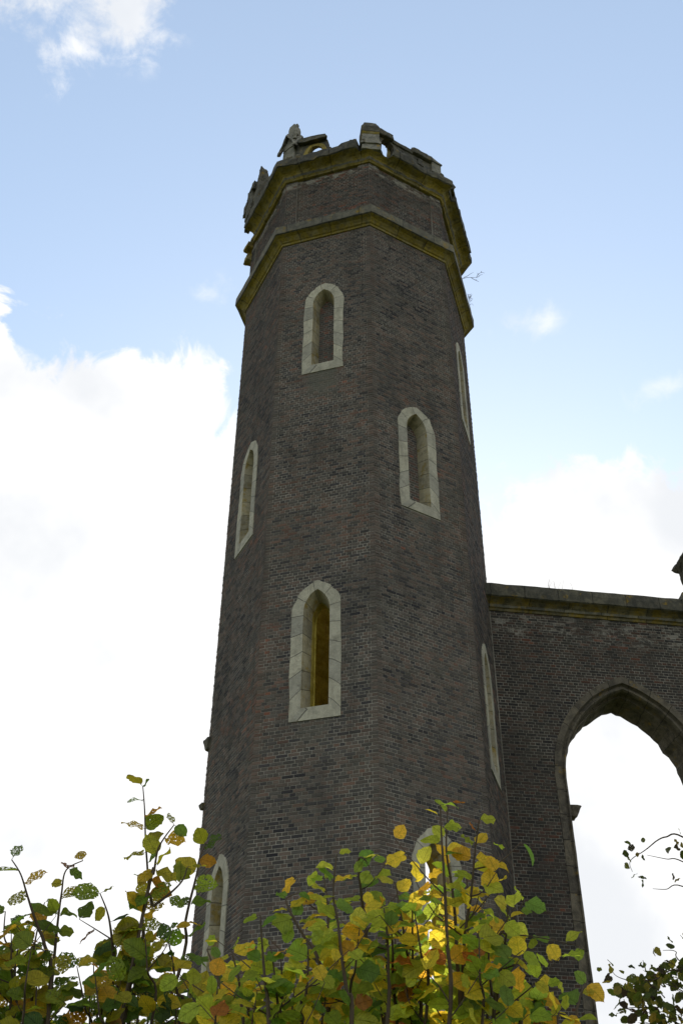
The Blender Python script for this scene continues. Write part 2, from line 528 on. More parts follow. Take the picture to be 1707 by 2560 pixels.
def lay_bricks(mb, ids, fp, fuv, L, z0, z1, spans, rnd, quoin=True, mi=2, H=.0714, WS=.2315, u0=0.0, skip=.0):
    """every brick of an English bond wall as its own little block; spans(z) gives the (u,u) stretches left open"""
    J = .0112
    nrow = int((z1 - z0) / H)
    base = math.floor(z0 / H)
    for i in range(nrow + 1):
        zb = (base + i) * H
        zt = min(zb + H, z1)
        if zb < z0 - .001 or zt - zb < .03:
            continue
        par = (base + i) % 2
        w = WS / 2 if par else WS
        sh_ = (WS / 2 if ((base + i) // 2) % 2 else 0) + (WS / 4 if par else 0) + rnd.uniform(-.012, .012)
        q = .115 + .055 * par if quoin else 0
        cuts = [u0] + ([u0 + q] if quoin else [])
        x = u0 + q - ((u0 + q + sh_) % w)
        end = L - q
        while x < end - .045:
            if x > cuts[-1] + .045:
                cuts.append(x + rnd.uniform(-.003, .003))
            x += w
        cuts += [end] + ([L] if quoin else [])
        zm = (zb + zt) / 2
        op = spans(zm)
        for a, b in zip(cuts[:-1], cuts[1:]):
            pieces = [(a, b)]
            for (ul, ur) in op:
                nx = []
                for (p, r) in pieces:
                    if r <= ul or p >= ur:
                        nx.append((p, r))
                    else:
                        if ul - p > .02: nx.append((p, ul + .004))
                        if r - ur > .02: nx.append((ur - .004, r))
                pieces = nx
            for (p, r) in pieces:
                if rnd.random() < skip:
                    continue
                ca, cb = (a == cuts[0] and quoin), (b == cuts[-1] and quoin)
                pa = p + (0 if ca and p == a else J / 2)
                pb = r - (0 if cb and r == b else J / 2)
                zl, zh = zb + J / 2 + rnd.uniform(-.0012, .0012), zt - J / 2 + rnd.uniform(-.0012, .0012)
                h = .005 + rnd.uniform(-.002, .0025)
                if rnd.random() < .03: h += rnd.uniform(-.006, .005)
                h = max(h, .0025)
                t1, t2 = rnd.uniform(-.0012, .0012), rnd.uniform(-.0012, .0012)
                if ca or cb: t1 = t2 = 0; h = rnd.choice((.003, .0055, .0055, .008, .011))
                e = .0016
                ea = 0 if ca and p == a else e
                eb = 0 if cb and r == b else e
                mit = h * .4142
                F = [fp(pa + ea - (mit if ea == 0 else 0), zl + e, h - t1 - t2), fp(pb - eb + (mit if eb == 0 else 0), zl + e, h + t1 - t2),
                     fp(pb - eb + (mit if eb == 0 else 0), zh - e, h + t1 + t2), fp(pa + ea - (mit if ea == 0 else 0), zh - e, h - t1 + t2)]
                B = [fp(pa, zl, -.002), fp(pb, zl, -.002), fp(pb, zh, -.002), fp(pa, zh, -.002)]
                uvs = [fuv(pa, zl), fuv(pb, zl), fuv(pb, zh), fuv(pa, zh)]
                rr = rnd.random()
                if ca or cb: rr = rr * .5 + .38
                idv = (rr, rnd.random())
                mb.face(F, uvs, mi); ids.append(idv)
                for k in range(4):
                    if (k == 1 and eb == 0) or (k == 3 and ea == 0):
                        continue
                    k2 = (k + 1) % 4
                    mb.face([B[k], B[k2], F[k2], F[k]], [uvs[k], uvs[k2], uvs[k2], uvs[k]], mi); ids.append(idv)

def add_ids(ob, nbase, ids):
    """second uv map that carries two random numbers per brick"""
    me = ob.data
    l = me.uv_layers.new(name="ID")
    arr = np.zeros((len(me.loops), 2), dtype=np.float32)
    start = np.zeros(len(me.polygons), dtype=np.int32)
    me.polygons.foreach_get("loop_start", start)
    if ids:
        s0 = start[nbase]
        arr[s0:] = np.repeat(np.array(ids, dtype=np.float32), 4, axis=0)
    l.data.foreach_set("uv", arr.ravel())

def span_of(P, shrink=0.0):
    """clear width of a convex opening at a level"""
    def f(z):
        xs = []
        n = len(P)
        for i in range(n):
            (x1, y1), (x2, y2) = P[i], P[(i + 1) % n]
            if (y1 - z) * (y2 - z) < 0:
                xs.append(x1 + (x2 - x1) * (z - y1) / (y2 - y1))
        return [(min(xs) + shrink, max(xs) - shrink)] if len(xs) >= 2 else []
    return f

# ------------------------------------------------------------------ ground
def ground_mat():
    mt, q, o = material("grass")
    pos = q.new('ShaderNodeNewGeometry').outputs['Position']
    a = q.noise(pos, .4, 8, .6)
    b = q.noise(pos, 14, 6, .7)
    c = q.mix(a, (.04, .06, .018), (.09, .10, .03))
    c = q.mix(q.step(b, .55, .8), c, (.14, .10, .035))
    principled(q, o, c, .95, b, .05)
    return mt
gm = MB()
gm.face([(-3000, -3000, 0), (3000, -3000, 0), (3000, 3000, 0), (-3000, 3000, 0)])
go = gm.build("ground", ground_mat())
go['kind'] = 'structure'
go['label'] = 'grassy ground at the foot of the ruined tower'

# ------------------------------------------------------------------ tower frame
CX = Vector((0.3509, 21.6673))
CORN = {-2: (-2.712, 21.414), -1: (-1.600, 19.174), 0: (0.690, 18.460), 1: (2.724, 19.673), 2: (3.452, 22.078),
        3: (2.325, 24.110), 4: (0.020, 24.790), 5: (-2.091, 23.641)}
ORDER = [-2, -1, 0, 1, 2, 3, 4, 5]

def oc(k, o):
    """corner k of the octagon pushed outward so that its faces move by o"""
    k = ((k + 2) % 8) - 2
    c = Vector(CORN[k])
    v = c - CX
    return CX + v * (1 + o / math.cos(math.pi / 8) / v.length)

class Face:
    def __init__(s, k):
        s.k = k
        a, b = oc(k, 0), oc(k + 1, 0)
        s.a = a
        s.L = (b - a).length
        s.t = (b - a) / s.L
        s.n = Vector((s.t.y, -s.t.x))
    def p(s, u, z, o=0.0):
        q = s.a + s.t * u + s.n * o
        return Vector((q.x, q.y, z))
    def pm(s, u, z, o):
        """like p, but mitred at the ends"""
        a, b = oc(s.k, o), oc(s.k + 1, o)
        q = a.lerp(b, u / s.L)
        return Vector((q.x, q.y, z))
    def uv(s, u, z):
        return (u / s.L * 2.4 + 10 * (s.k + 2), z)

FC = {k: Face(k) for k in ORDER}
tower = thing("brick_tower", "tall octagonal brick tower with pale stone window surrounds and a broken parapet",
              "tower", (CX.x, CX.y, 0))
tower['_org'] = (CX.x, CX.y, 0)

# windows: (face, sill level, closed with brick)
WIN = [(-1, 21.05, True), (1, 20.98, True), (0, 16.95, True), (-2, 16.95, True),
       (-1, 11.84, False), (1, 11.62, True), (0, 6.72, False), (-2, 6.70, True)]
BREACH = [(.03, 8.2), (1.0, 8.1), (1.15, 9.9), (1.1, 11.6), (.95, 12.8), (.6, 13.5), (.2, 13.6), (.03, 13.4)]
BREACH2 = [(1.75, 8.4), (2.29, 8.2), (2.29, 13.4), (2.0, 13.3), (1.8, 12.4), (1.7, 10.6)]
TOP = 26.12
sh = MB()
fmat = {}
TH = .48
for k in ORDER:
    fc = FC[k]
    holes, iholes = [], []
    for (wk, z0, shut) in WIN:
        if wk == k:
            c = 1.18 + (fc.L - 2.4) * .35
            holes.append(arch(c, .40, z0 + .14, z0 + 2.42, z0 + 3.05))
            if not shut:
                iholes.append(arch(c, .19, z0 + .5, z0 + 2.42, z0 + 2.82))
    if k == 3:
        holes.append(BREACH)
        iholes.append([(x * .9 + .06, z) for x, z in BREACH])
    if k == 2:
        holes.append(BREACH2)
        iholes.append([(x * .96, z) for x, z in BREACH2])
        h = arch(1.15, .62, 14.2, 18.0, 19.0)  # this and the next two arches: unseen openings, added to light the interior
        holes.append(h); iholes.append(h)
    if k == 5:
        h = arch(1.2, .3, 14.4, 16.6, 17.1)
        holes.append(h); iholes.append(h)
    if k == 4:
        h = arch(1.2, .45, 18.2, 21.0, 21.6)
        holes.append(h); iholes.append(h)
    outer = [(0, 0), (fc.L, 0), (fc.L, TOP), (0, TOP)]
    n0 = len(sh.f)
    poly_holes(sh, outer, holes, lambda u, z: fc.p(u, z), uvf=fc.uv, mi=0)
    fmat.update({i: k in (-2, -1, 0, 1) for i in range(n0, len(sh.f))})
    poly_holes(sh, [(0, 0), (fc.L, 0), (fc.L, 29.3), (0, 29.3)], iholes, lambda u, z: fc.pm(u, z, -TH), flip=True, uvf=fc.uv, mi=1)
    if k in (2, 3, 4, 5):
        for h, ih in zip(holes, iholes):
            loft(sh, [fc.p(u, z) for u, z in h], [fc.pm(u, z, -TH) for u, z in ih],
                 [fc.uv(u, z) for u, z in h], [fc.uv(u + .3, z) for u, z in h], closed=True)
nb = len(sh.f)
ids = []
rb = random.Random(99)
for k in (-2, -1, 0, 1):
    fc = FC[k]
    c = 1.18 + (fc.L - 2.4) * .35
    fs = [span_of(arch(c, .51, z0, z0 + 2.42, z0 + 3.15), .012) for (wk, z0, _) in WIN if wk == k]
    lay_bricks(sh, ids, fc.p, fc.uv, fc.L, .0, TOP, lambda z: [x for f in fs for x in f(z)], rb)
for i, mi in enumerate(sh.mi):       # faces built brick by brick get the plain mortar bed behind them
    if mi == 0 and i < nb and fmat.get(i):
        sh.mi[i] = 3
so_ = sh.build("shaft", [M_shaft, M_in, M_brick, M_mort], tower, merge=False)
add_ids(so_, nb, ids)

# window stonework
for (wk, z0, shut) in WIN:
    fc = FC[wk]
    c = 1.18 + (fc.L - 2.4) * .35
    wroot = bpy.data.objects.new("window", None)
    link(wroot, tower)
    wp = fc.p(c, z0)
    wroot.location = wp - Vector(tower['_org'])
    wroot['_org'] = tuple(wp)
    A = arch(c, .51, z0, z0 + 2.42, z0 + 3.15)
    B = arch(c, .275, z0 + .26, z0 + 2.42, z0 + 2.93)
    Cc = arch(c, .195, z0 + .42, z0 + 2.42, z0 + 2.80)
    def plen(P):
        s, r = 0, [0]
        for i in range(1, len(P)):
            s += math.hypot(P[i][0] - P[i - 1][0], P[i][1] - P[i - 1][1])
            r.append(s)
        return r
    la, nA = plen(A), len(A)
    rnd = random.Random(int(z0 * 10 + wk))
    def edge(P, amp, seed):
        return [(x + amp * noise.noise(Vector((x * 9, z * 3, seed))), z + amp * .6 * noise.noise(Vector((x * 9, z * 5, seed + 7)))) for x, z in P]
    A2 = edge(A, .05, z0)
    B = edge(B, .012, z0 + 3)
    mb = MB()
    uvo = [(l, 0) for l in la]
    uvi = [(l, .3) for l in la]
    uvb = [(l, .6) for l in la]
    pr = .024
    loft(mb, [fc.p(u, z, pr) for u, z in A2], [fc.p(u, z, pr) for u, z in B], uvo, uvi)
    # sill piece between the feet of the jambs
    mb.face([fc.p(A2[0][0], A2[0][1], pr), fc.p(B[0][0], B[0][1], pr), fc.p(B[-1][0], B[-1][1], pr), fc.p(A2[-1][0], A2[-1][1], pr)][::-1],
            [(0, 0), (0, .3), (.55, .3), (.55, 0)])
    loft(mb, [fc.p(u, z, -.03) for u, z in A2], [fc.p(u, z, pr) for u, z in A2], uvo, uvo, closed=True)
    mb.build("surround", M_lime, wroot)
    mb = MB()
    loft(mb, [fc.p(u, z, pr) for u, z in B], [fc.p(u, z, -.30) for u, z in Cc], uvi, uvb, closed=True)
    if not shut:
        loft(mb, [fc.p(u, z, -.30) for u, z in Cc], [fc.p(u, z, -TH - .01) for u, z in Cc], uvi, uvb, closed=True, mi=1)
    mb.build("reveal", [M_reveal, M_in], wroot)
    if shut:
        mb = MB()
        poly_holes(mb, Cc, [], lambda u, z: fc.p(u, z, -.285), uvf=lambda u, z: (u + z0, z))
        mb.build("infill", M_infill, wroot)

# ------------------------------------------------------------------ mouldings round the tower
def ring(name, prof, mats, faces, parent, amp=.0, seed=0, seg=10, ends=True, mod=None, closed_prof=True):
    """profile = list of (offset, z, material of the strip that follows)"""
    mb = MB()
    for k in faces:
        fc = FC[k]
        rows = []
        for i in range(seg + 1):
            s = i / seg
            row = []
            for j, (o, z, _) in enumerate(prof):
                oo, zz = o, z
                if mod:
                    oo, zz = mod(k, s, j, o, z)
                a, b = oc(k, oo), oc(k + 1, oo)
                q = a.lerp(b, s)
                P = Vector((q.x, q.y, zz))
                if amp and o > .05:
                    P += noise.noise_vector(P * 4.0 + Vector((seed, 0, 0))) * amp + noise.noise_vector(P * 13.0) * amp * .5
                row.append(P)
            rows.append(row)
        n = len(prof)
        for i in range(seg):
            for j in range(n):
                j2 = (j + 1) % n
                u0, u1 = fc.L * i / seg + 3 * k, fc.L * (i + 1) / seg + 3 * k
                mb.face([rows[i][j], rows[i + 1][j], rows[i + 1][j2], rows[i][j2]],
                        [(u0, j * .1), (u1, j * .1), (u1, j * .1 + .1), (u0, j * .1 + .1)], prof[j][2])
        for e, rw in ((0, rows[0]), (1, rows[-1])):
            nb = k - 1 if e == 0 else k + 1
            nb = ((nb + 2) % 8) - 2
            if nb not in faces:
                mb.face(rw if e == 0 else rw[::-1], [(0, 0)] * n, prof[2][2])
    return mb.build(name, mats, parent)

YD = [M_yel, M_dark, M_ledge]
ring("string_course", [(-.1, 26.09, 0), (.035, 26.10, 0), (.05, 26.15, 0), (.085, 26.17, 0), (.12, 26.21, 0), (.18, 26.26, 0), (.27, 26.29, 1),
                       (.30, 26.31, 2), (.30, 26.60, 2), (.02, 26.98, 2), (-.1, 26.98, 2)],
     YD, ORDER, tower, amp=.012, seed=1, seg=12)
DB = [(28.50, 28.92, .43, .85)]
M_dbrick = facing_mat("drum bricks", 1.0, DB, warm=.08)
M_dmort = facing_mat("drum mortar", 1.0, DB, part='mortar', mort=.62)
dr = MB()
for k in ORDER:
    fc = FC[k]
    poly_holes(dr, [(0, 26.9), (fc.L, 26.9), (fc.L, 28.92), (0, 28.92)], [], lambda u, z: fc.pm(u, z, -.035), uvf=fc.uv)
nb = len(dr.f)
ids = []
for k in ORDER:
    fc = FC[k]
    lay_bricks(dr, ids, lambda u, z, o=0.0: fc.p(u, z, o - .035), fc.uv, fc.L - .32, 26.9, 28.92, lambda z: [], rb, quoin=False, mi=1, u0=.32)
add_ids(dr.build("drum", [M_dmort, M_dbrick], tower, merge=False), nb, ids)
for k in ORDER:                       # one corner pier of brick at each angle of the drum
    pl = MB()
    f1, f0 = FC[k], FC[((k - 1 + 2) % 8) - 2]
    for fc, u0, u1 in ((f0, f0.L - .32, f0.L), (f1, 0, .32)):
        pl.face([fc.p(u0, 26.9), fc.p(u1, 26.9), fc.p(u1, 28.93), fc.p(u0, 28.93)], [fc.uv(u0, 26.9), fc.uv(u1, 26.9), fc.uv(u1, 28.93), fc.uv(u0, 28.93)])
        e = u0 if fc is f0 else u1
        pl.face([fc.p(e, 26.9, -.06), fc.p(e, 26.9), fc.p(e, 28.93), fc.p(e, 28.93, -.06)], [fc.uv(e + .05, 26.9), fc.uv(e, 26.9), fc.uv(e, 28.93), fc.uv(e + .05, 28.93)])
    nb = len(pl.f)
    ids = []
    lay_bricks(pl, ids, f0.p, f0.uv, f0.L + .002, 26.9, 28.93, lambda z: [], rb, quoin=False, mi=1, u0=f0.L - .32)
    lay_bricks(pl, ids, f1.p, f1.uv, .32, 26.9, 28.93, lambda z: [], rb, quoin=False, mi=1, u0=-.002)
    add_ids(pl.build("pilaster", [M_dmort, M_dbrick], tower, merge=False), nb, ids)

def cmod(k, s, j, o, z):
    if k == -2 and s < .17:           # the corner block has fallen, only the lower bed is left
        return min(o, .10), min(z, 29.12)
    if o > .3:                        # broken outer edge, block by block
        L = FC[k].L
        blk = math.floor((s * L + k * .37) / .62)
        r = noise.noise(Vector((blk * 7.3, k * 3.7, 1.5)))
        o2 = o + r * .05
        z2 = z + (noise.noise(Vector((blk * 5.1, k * 2.9, 8.5))) * .10 if z > 29.3 else 0)
        if k == 0 and s < .26:
            o2 = .22 + .4 * max(0, s - .12)
        if k == 0 and .08 < s < .27 and z > 29.2:
            z2 = 29.2 + .03 * math.sin(s * 60)
        if k == -1 and s > .88 or k == 0 and s < .10:
            o2 = .2
        if k == 1 and .0 < s < .18:
            o2 -= .12
        if k == 1 and s > .86:
            o2 -= .03
        return o2, z2
    return o, z
ring("cornice", [(-.1, 28.90, 0), (.05, 28.91, 0), (.075, 28.95, 0), (.10, 28.97, 2), (.13, 29.03, 0), (.15, 29.06, 0), (.20, 29.10, 0), (.28, 29.13, 0),
                 (.385, 29.15, 1), (.42, 29.17, 1), (.43, 29.33, 1), (.42, 29.46, 1), (.05, 29.55, 1), (-.3, 29.55, 1)],
     YD, [-2, -1, 0, 1, 2, 3], tower, amp=.03, seed=5, seg=26, mod=cmod)

# ------------------------------------------------------------------ broken parapet on top
def slab(name, fc, outer, holes, o1, o0, mats, amp=.02, seed=0, back=None):
    """pierced slab standing on a face, outline (u,z), thickness from o1 back to o0; edges roughened"""
    def dens(P):
        r = []
        for i in range(len(P)):
            a, b = P[i], P[(i + 1) % len(P)]
            n = max(1, int(math.hypot(a[0] - b[0], a[1] - b[1]) / .07))
            r += [(a[0] + (b[0] - a[0]) * j / n, a[1] + (b[1] - a[1]) * j / n) for j in range(n)]
        return [(x + amp * noise.noise(Vector((x * 6, z * 6, seed))), z + amp * noise.noise(Vector((x * 6, z * 6, seed + 9.5)))) for x, z in r]
    O, H = dens(outer), [dens(h) for h in holes]
    mb = MB()
    poly_holes(mb, O, H, lambda u, z: fc.p(u, z, o1))
    poly_holes(mb, O, H, lambda u, z: fc.p(u, z, o0), flip=True)
    ar = sum(O[i][0] * O[(i + 1) % len(O)][1] - O[(i + 1) % len(O)][0] * O[i][1] for i in range(len(O)))
    for lp in [O] + H:
        loft(mb, [fc.p(u, z, o1) for u, z in lp], [fc.p(u, z, o0) for u, z in lp], [(u, z) for u, z in lp], [(u, z + .2) for u, z in lp], closed=True, mi=0)
    ob = mb.build(name, mats, tower)
    return ob

def arc(cx, cz, r, a0, a1, n=8, ry=None):
    ry = ry or r
    return [(cx + r * math.cos(rad(a0 + (a1 - a0) * i / n)), cz + ry * math.sin(rad(a0 + (a1 - a0) * i / n))) for i in range(n + 1)]

f1 = FC[-1]; f2 = FC[0]; fL = FC[-2]; fR = FC[1]
slab("balustrade", f1, [(.30, 29.45), (2.30, 29.45), (2.28, 29.50), (2.16, 29.52), (2.03, 29.50), (1.99, 29.72), (1.80, 29.70), (1.63, 29.72), (1.60, 29.60),
                        (1.44, 29.66), (1.33, 29.86), (1.22, 30.0), (1.26, 30.2), (1.2, 30.34), (.45, 30.36), (.35, 30.4)],
     [[(.70, 29.58)] + arc(.90, 29.86, .20, 175, 5, 8, .36) + [(1.10, 29.58)]], .22, .04, [M_dark], .035, 2)
slab("tracery", f1, [(.52, 29.46)] + arc(.90, 29.68, .35, 178, 2, 12, .44)[0:] + [(1.26, 29.46)] + [(1.13, 29.46)] + arc(.90, 29.70, .22, 0, 180, 8, .32) + [(.67, 29.46)],
     [], .26, .18, [M_yel], .02, 3)
rough_obj("coping", [[f1.p(u, z, o) for u, z, o in ((.40, 30.32, .10), (.40, 30.22, .36), (.42, 30.42, .36), (.40, 30.66, .20), (.40, 30.6, -.05), (1.20, 30.30, .10), (1.28, 30.18, .36),
                                                   (1.24, 30.36, .36), (1.10, 30.60, .2), (1.14, 30.5, -.05))]], [M_dark], tower, .022, 4)
slab("balustrade", f2, [(.1, 29.62), (.30, 29.2), (.50, 29.12), (.66, 29.3), (2.75, 29.45), (2.85, 29.62), (2.6, 29.82), (2.26, 29.85), (2.24, 30.15), (1.95, 30.22), (1.36, 30.2), (1.2, 30.1), (.66, 30.24), (.2, 30.24)],
     [[(.20, 29.62), (.34, 29.28), (.50, 29.2), (.62, 29.5), (.70, 29.75), (.68, 29.98), (.55, 30.12), (.42, 30.12), (.26, 29.92)],
      [(.75, 29.75), (.95, 29.70), (1.12, 29.80), (1.0, 29.94), (.82, 29.92)],
      [(1.50, 29.72), (1.78, 29.74), (1.70, 29.92), (1.5, 29.98)]], .22, .03, [M_dark], .035, 5)
slab("tracery", f2, [(.60, 29.60), (1.3, 29.62), (1.98, 29.64), (1.98, 30.12), (.62, 30.1)], [], .05, .0, [M_yel], .02, 5)
rough_obj("coping", [[f2.p(u, z, o) for u, z, o in ((.16, 30.08, .1), (.16, 30.1, .33), (.18, 30.35, .33), (.18, 30.48, .18), (.16, 30.3, -.05),
                                                   (.60, 30.1, .1), (.66, 30.12, .33), (.64, 30.32, .33), (.56, 30.50, .16), (.6, 30.3, -.05))],
                    [f2.p(u, z, o) for u, z, o in ((.58, 30.06, .1), (.64, 30.08, .27), (.64, 30.22, .27), (.6, 30.32, .14), (.58, 30.2, -.05),
                                                   (1.32, 30.04, .1), (1.34, 30.06, .27), (1.34, 30.22, .27), (1.3, 30.30, .14), (1.32, 30.2, -.05))],
                    [f2.p(u, z, o) for u, z, o in ((1.32, 30.06, .1), (1.32, 30.1, .33), (1.32, 30.3, .33), (1.38, 30.52, .18), (1.32, 30.3, -.05),
                                                   (1.95, 30.08, .1), (1.98, 30.1, .33), (1.98, 30.32, .33), (1.93, 30.56, .18), (1.95, 30.3, -.05))]],
          [M_dark], tower, .025, 6)
rough_obj("pier", [[f2.p(u, z, o) for u in (1.98, 2.30) for z in (29.4, 30.2) for o in (-.1, .27)],
                   [f2.p(u, z, o) for u, z, o in ((1.96, 30.2, -.12), (2.34, 30.2, -.12), (1.96, 30.2, .3), (2.34, 30.2, .3), (1.98, 30.42, .26), (2.3, 30.36, .24), (2.0, 30.48, .0), (2.26, 30.44, .0))]],
          [M_gray], tower, .02, 8)

def corner_axes(k):
    c = oc(k, 0)
    v = (c - CX).normalized()
    return Vector((v.x, v.y, 0)), Vector((-v.y, v.x, 0))

def prism(cen, ax, ay, z0, z1, a0, a1, b0=None, b1=None):
    b0 = a0 if b0 is None else b0
    b1 = a1 if b1 is None else b1
    r = []
    for z, a, b in ((z0, a0, b0), (z1, a1, b1)):
        for sa in (-1, 1):
            for sb in (-1, 1):
                r.append(Vector((cen.x, cen.y, z)) + ax * sa * a + ay * sb * b)
    return r

# pier at the front corner, with a moulded cap
ax, ay = corner_axes(0)
c0 = oc(0, .02)
c0 = Vector((c0.x + .03, c0.y, 0))
rough_obj("pier", [prism(c0, ax, ay, 29.15, 29.95, .27, .235), prism(c0, ax, ay, 29.4, 29.62, .30, .25)], [M_gray], tower, .02, 11)
rough_obj("pier_cap", [prism(c0, ax, ay, 29.95, 30.04, .22, .255)], [M_yel], tower, .01, 12)
rough_obj("pier_cap", [prism(c0, ax, ay, 30.04, 30.26, .26, .27), prism(c0, ax, ay, 30.25, 30.58, .27, .17)], [M_dark], tower, .02, 13)

# gabled pinnacle at the next corner to the left
ax, ay = corner_axes(-1)
c1 = oc(-1, .05)
c1 = Vector((c1.x + .17, c1.y, 0))
rough_obj("pinnacle_shaft", [prism(c1, ax, ay, 29.3, 30.55, .235, .2)], [M_gray], tower, .012, 15)
hulls = []
for s in range(4):
    a = [ax, ay, -ax, -ay][s]
    b = [ay, -ax, -ay, ax][s]
    C = Vector((c1.x, c1.y, 0))
    base = C + a * .23
    for t in (-1, 1):                 # raking mouldings of the little gable
        p0, p1 = base + b * t * .34 + a * .06, base + a * .06
        hulls.append([p0 + Vector((0, 0, 30.12)), p0 + a * .06 + Vector((0, 0, 30.12)), p0 + Vector((0, 0, 30.26)), p0 - a * .12 + Vector((0, 0, 30.22)),
                      p1 + Vector((0, 0, 30.84)), p1 + a * .06 + Vector((0, 0, 30.84)), p1 + Vector((0, 0, 31.0)), p1 - a * .12 + Vector((0, 0, 30.96))])
    hulls.append([base + b * .2 + Vector((0, 0, 30.3)), base - b * .2 + Vector((0, 0, 30.3)), base + Vector((0, 0, 30.85)),
                  base - a * .1 + b * .2 + Vector((0, 0, 30.3)), base - a * .1 - b * .2 + Vector((0, 0, 30.3)), base - a * .1 + Vector((0, 0, 30.85))])
    cr = C + a * .19 + b * .19        # crockets on the angles
    for zz, q in ((30.95, .06), (31.12, .05), (30.72, .06)):
        cc = cr * 1.0 - (a + b) * (zz - 30.7) * .15
        hulls.append([cc + Vector((dx * q, dy * q, zz + dz * .09)) for dx in (-1, 1) for dy in (-1, 1) for dz in (-.6, 1)])
hulls.append(prism(c1, ax, ay, 30.4, 31.2, .23, .16))
hulls.append(prism(c1, ax, ay, 31.05, 31.64, .15, .11))
hulls.append(prism(c1 + ax * .1 + ay * .15, ax, ay, 31.0, 31.5, .07, .06))
hulls.append(prism(c1 - ax * .08 - ay * .16, ax, ay, 30.95, 31.42, .07, .06))
rough_obj("pinnacle_crown", hulls, [M_gray], tower, .028, 17, cuts=2)

# stump of another pinnacle and loose blocks over the left face
ax, ay = Vector((fL.t.x, fL.t.y, 0)), Vector((fL.n.x, fL.n.y, 0))
pc = fL.p(.95, 0, .16)
rough_obj("pinnacle_stump", [prism(pc, ax, ay, 29.4, 30.75, .2, .17), prism(pc, ax, ay, 30.7, 31.5, .14, .10),
                             prism(fL.p(.55, 0, .3), ax, ay, 29.7, 30.85, .24, .16, .12, .1),
                             prism(fL.p(.3, 0, .34), ax, ay, 29.9, 30.55, .14, .1, .1, .08),
                             prism(fL.p(.72, 0, .30), ax, ay, 30.6, 31.05, .12, .1)], [M_dark], tower, .06, 19, fq=6)
rough_obj("balustrade", [prism(fL.p(2.1, 0, .18), ax, ay, 29.45, 30.0, .42, .28, .1, .09), prism(fL.p(1.55, 0, .2), ax, ay, 29.45, 29.85, .35, .2, .1, .1)], [M_dark], tower, .035, 21)
rough_obj("coping_block", [prism(fL.p(.62, 0, .36), ax, ay, 29.4, 29.72, .2, .15, .1, .08)], [M_dark], tower, .03, 22)
# chunks still clinging where the corner of the cornice fell away
rough_obj("corbel", [prism(fL.p(-.08, 0, .02), ax, ay, 28.3, 28.62, .14, .12, .14, .10), prism(fL.p(-.02, 0, .06), ax, ay, 28.78, 29.0, .14, .16, .14, .12)], [M_yel], tower, .035, 23)
rough_obj("bracket", [prism(fL.p(-.0, 0, .0), ax, ay, 12.5, 12.76, .06, .13, .05, .10)], [M_dark], tower, .02, 27)
rough_obj("bracket", [prism(fL.p(.0, 0, .0), ax, ay, 11.2, 11.32, .05, .09, .05, .08)], [M_dark], tower, .015, 28)
ax, ay = Vector((fR.t.x, fR.t.y, 0)), Vector((fR.n.x, fR.n.y, 0))
rough_obj("balustrade", [prism(fR.p(.75, 0, .3), ax, ay, 29.4, 29.62, .5, .45, .1, .08), prism(fR.p(1.7, 0, .34), ax, ay, 29.4, 29.66, .36, .3, .1, .08),
                         prism(fR.p(2.3, 0, .36), ax, ay, 29.4, 29.6, .2, .16, .1, .08)], [M_dark], tower, .03, 25)

rz = random.Random(12)
for k, n in ((-2, 6), (-1, 9), (0, 9), (1, 9), (2, 6)):
    fc = FC[k]
    ax, ay = Vector((fc.t.x, fc.t.y, 0)), Vector((fc.n.x, fc.n.y, 0))
    hl = []
    for i in range(n):
        u = fc.L * (i + rz.uniform(.2, .8)) / n
        w_ = rz.uniform(.06, .16)
        if (k == 0 and u < .85) or (k == -1 and .5 < u < 1.3):
            continue
        z1 = 29.50 + rz.choice((.05, .08, .12, .2))
        hl.append(prism(fc.p(u, 0, rz.uniform(.24, .36)), ax, ay, 29.38, z1, w_, w_ * rz.uniform(.5, .95), rz.uniform(.06, .1), rz.uniform(.03, .08)))
    for i, h_ in enumerate(hl):
        rough_obj("broken_block", [h_], [M_dark], tower, .035, 60 + k + i * .3, cuts=2, fq=7)

# ------------------------------------------------------------------ the church wall with its great arch
PSI = 0.1328
WT = Vector((math.cos(PSI), math.sin(PSI)))
WN = Vector((WT.y, -WT.x))
WP = Vector(CORN[2]) + WN * 0.0
wall = thing("church_wall", "ruined brick church wall with a stone coping and a great pointed arch open to the sky", "wall", (WP.x + 4, WP.y + .5, 0))
wall['_org'] = (WP.x + 4, WP.y + .5, 0)
def wp(u, z, o=0.0):
    q = WP + WT * u + WN * o
    return Vector((q.x, q.y, z))
WU = 12.0
def warch(delta, n=22, z0=0.0, jit=0.0, seed=0):
    c, r, cu, zs = 3.797, 2.687 - delta, 2.95, 12.4
    th = math.acos((c - cu) / r)
    P = [(c - r, z0 + (zs - z0) * i / 30) for i in range(30)] + [(c - r * math.cos(th * i / n), zs + r * math.sin(th * i / n)) for i in range(n + 1)]
    P = P + [(2 * cu - x, z) for x, z in P[-2::-1]]
    if jit:
        P = [(x + jit * noise.noise(Vector((x * 2.2, z * 5.1, seed))) + jit * .6 * noise.noise(Vector((x * 5, z * 13, seed))),
              z + jit * .8 * noise.noise(Vector((x * 5.2, z * 2.1, seed + 5)))) for x, z in P]
    return P
wb = MB()
hole = warch(.10)
poly_holes(wb, [(-.25, 0), (1.5, -.001)] + [(WU, 0), (WU, 16.5), (-.25, 16.5)], [[(x, max(z, .02)) for x, z in hole]], lambda u, z: wp(u, z))
nfront = len(wb.f)
poly_holes(wb, [(-.25, 0), (WU, 0), (WU, 16.5), (-.25, 16.5)], [[(x, max(z, .02)) for x, z in warch(.3)]], lambda u, z: wp(u, z, -.95), flip=True)
wb.face([wp(WU, 0), wp(WU, 0, -.95), wp(WU, 17, -.95), wp(WU, 17)])
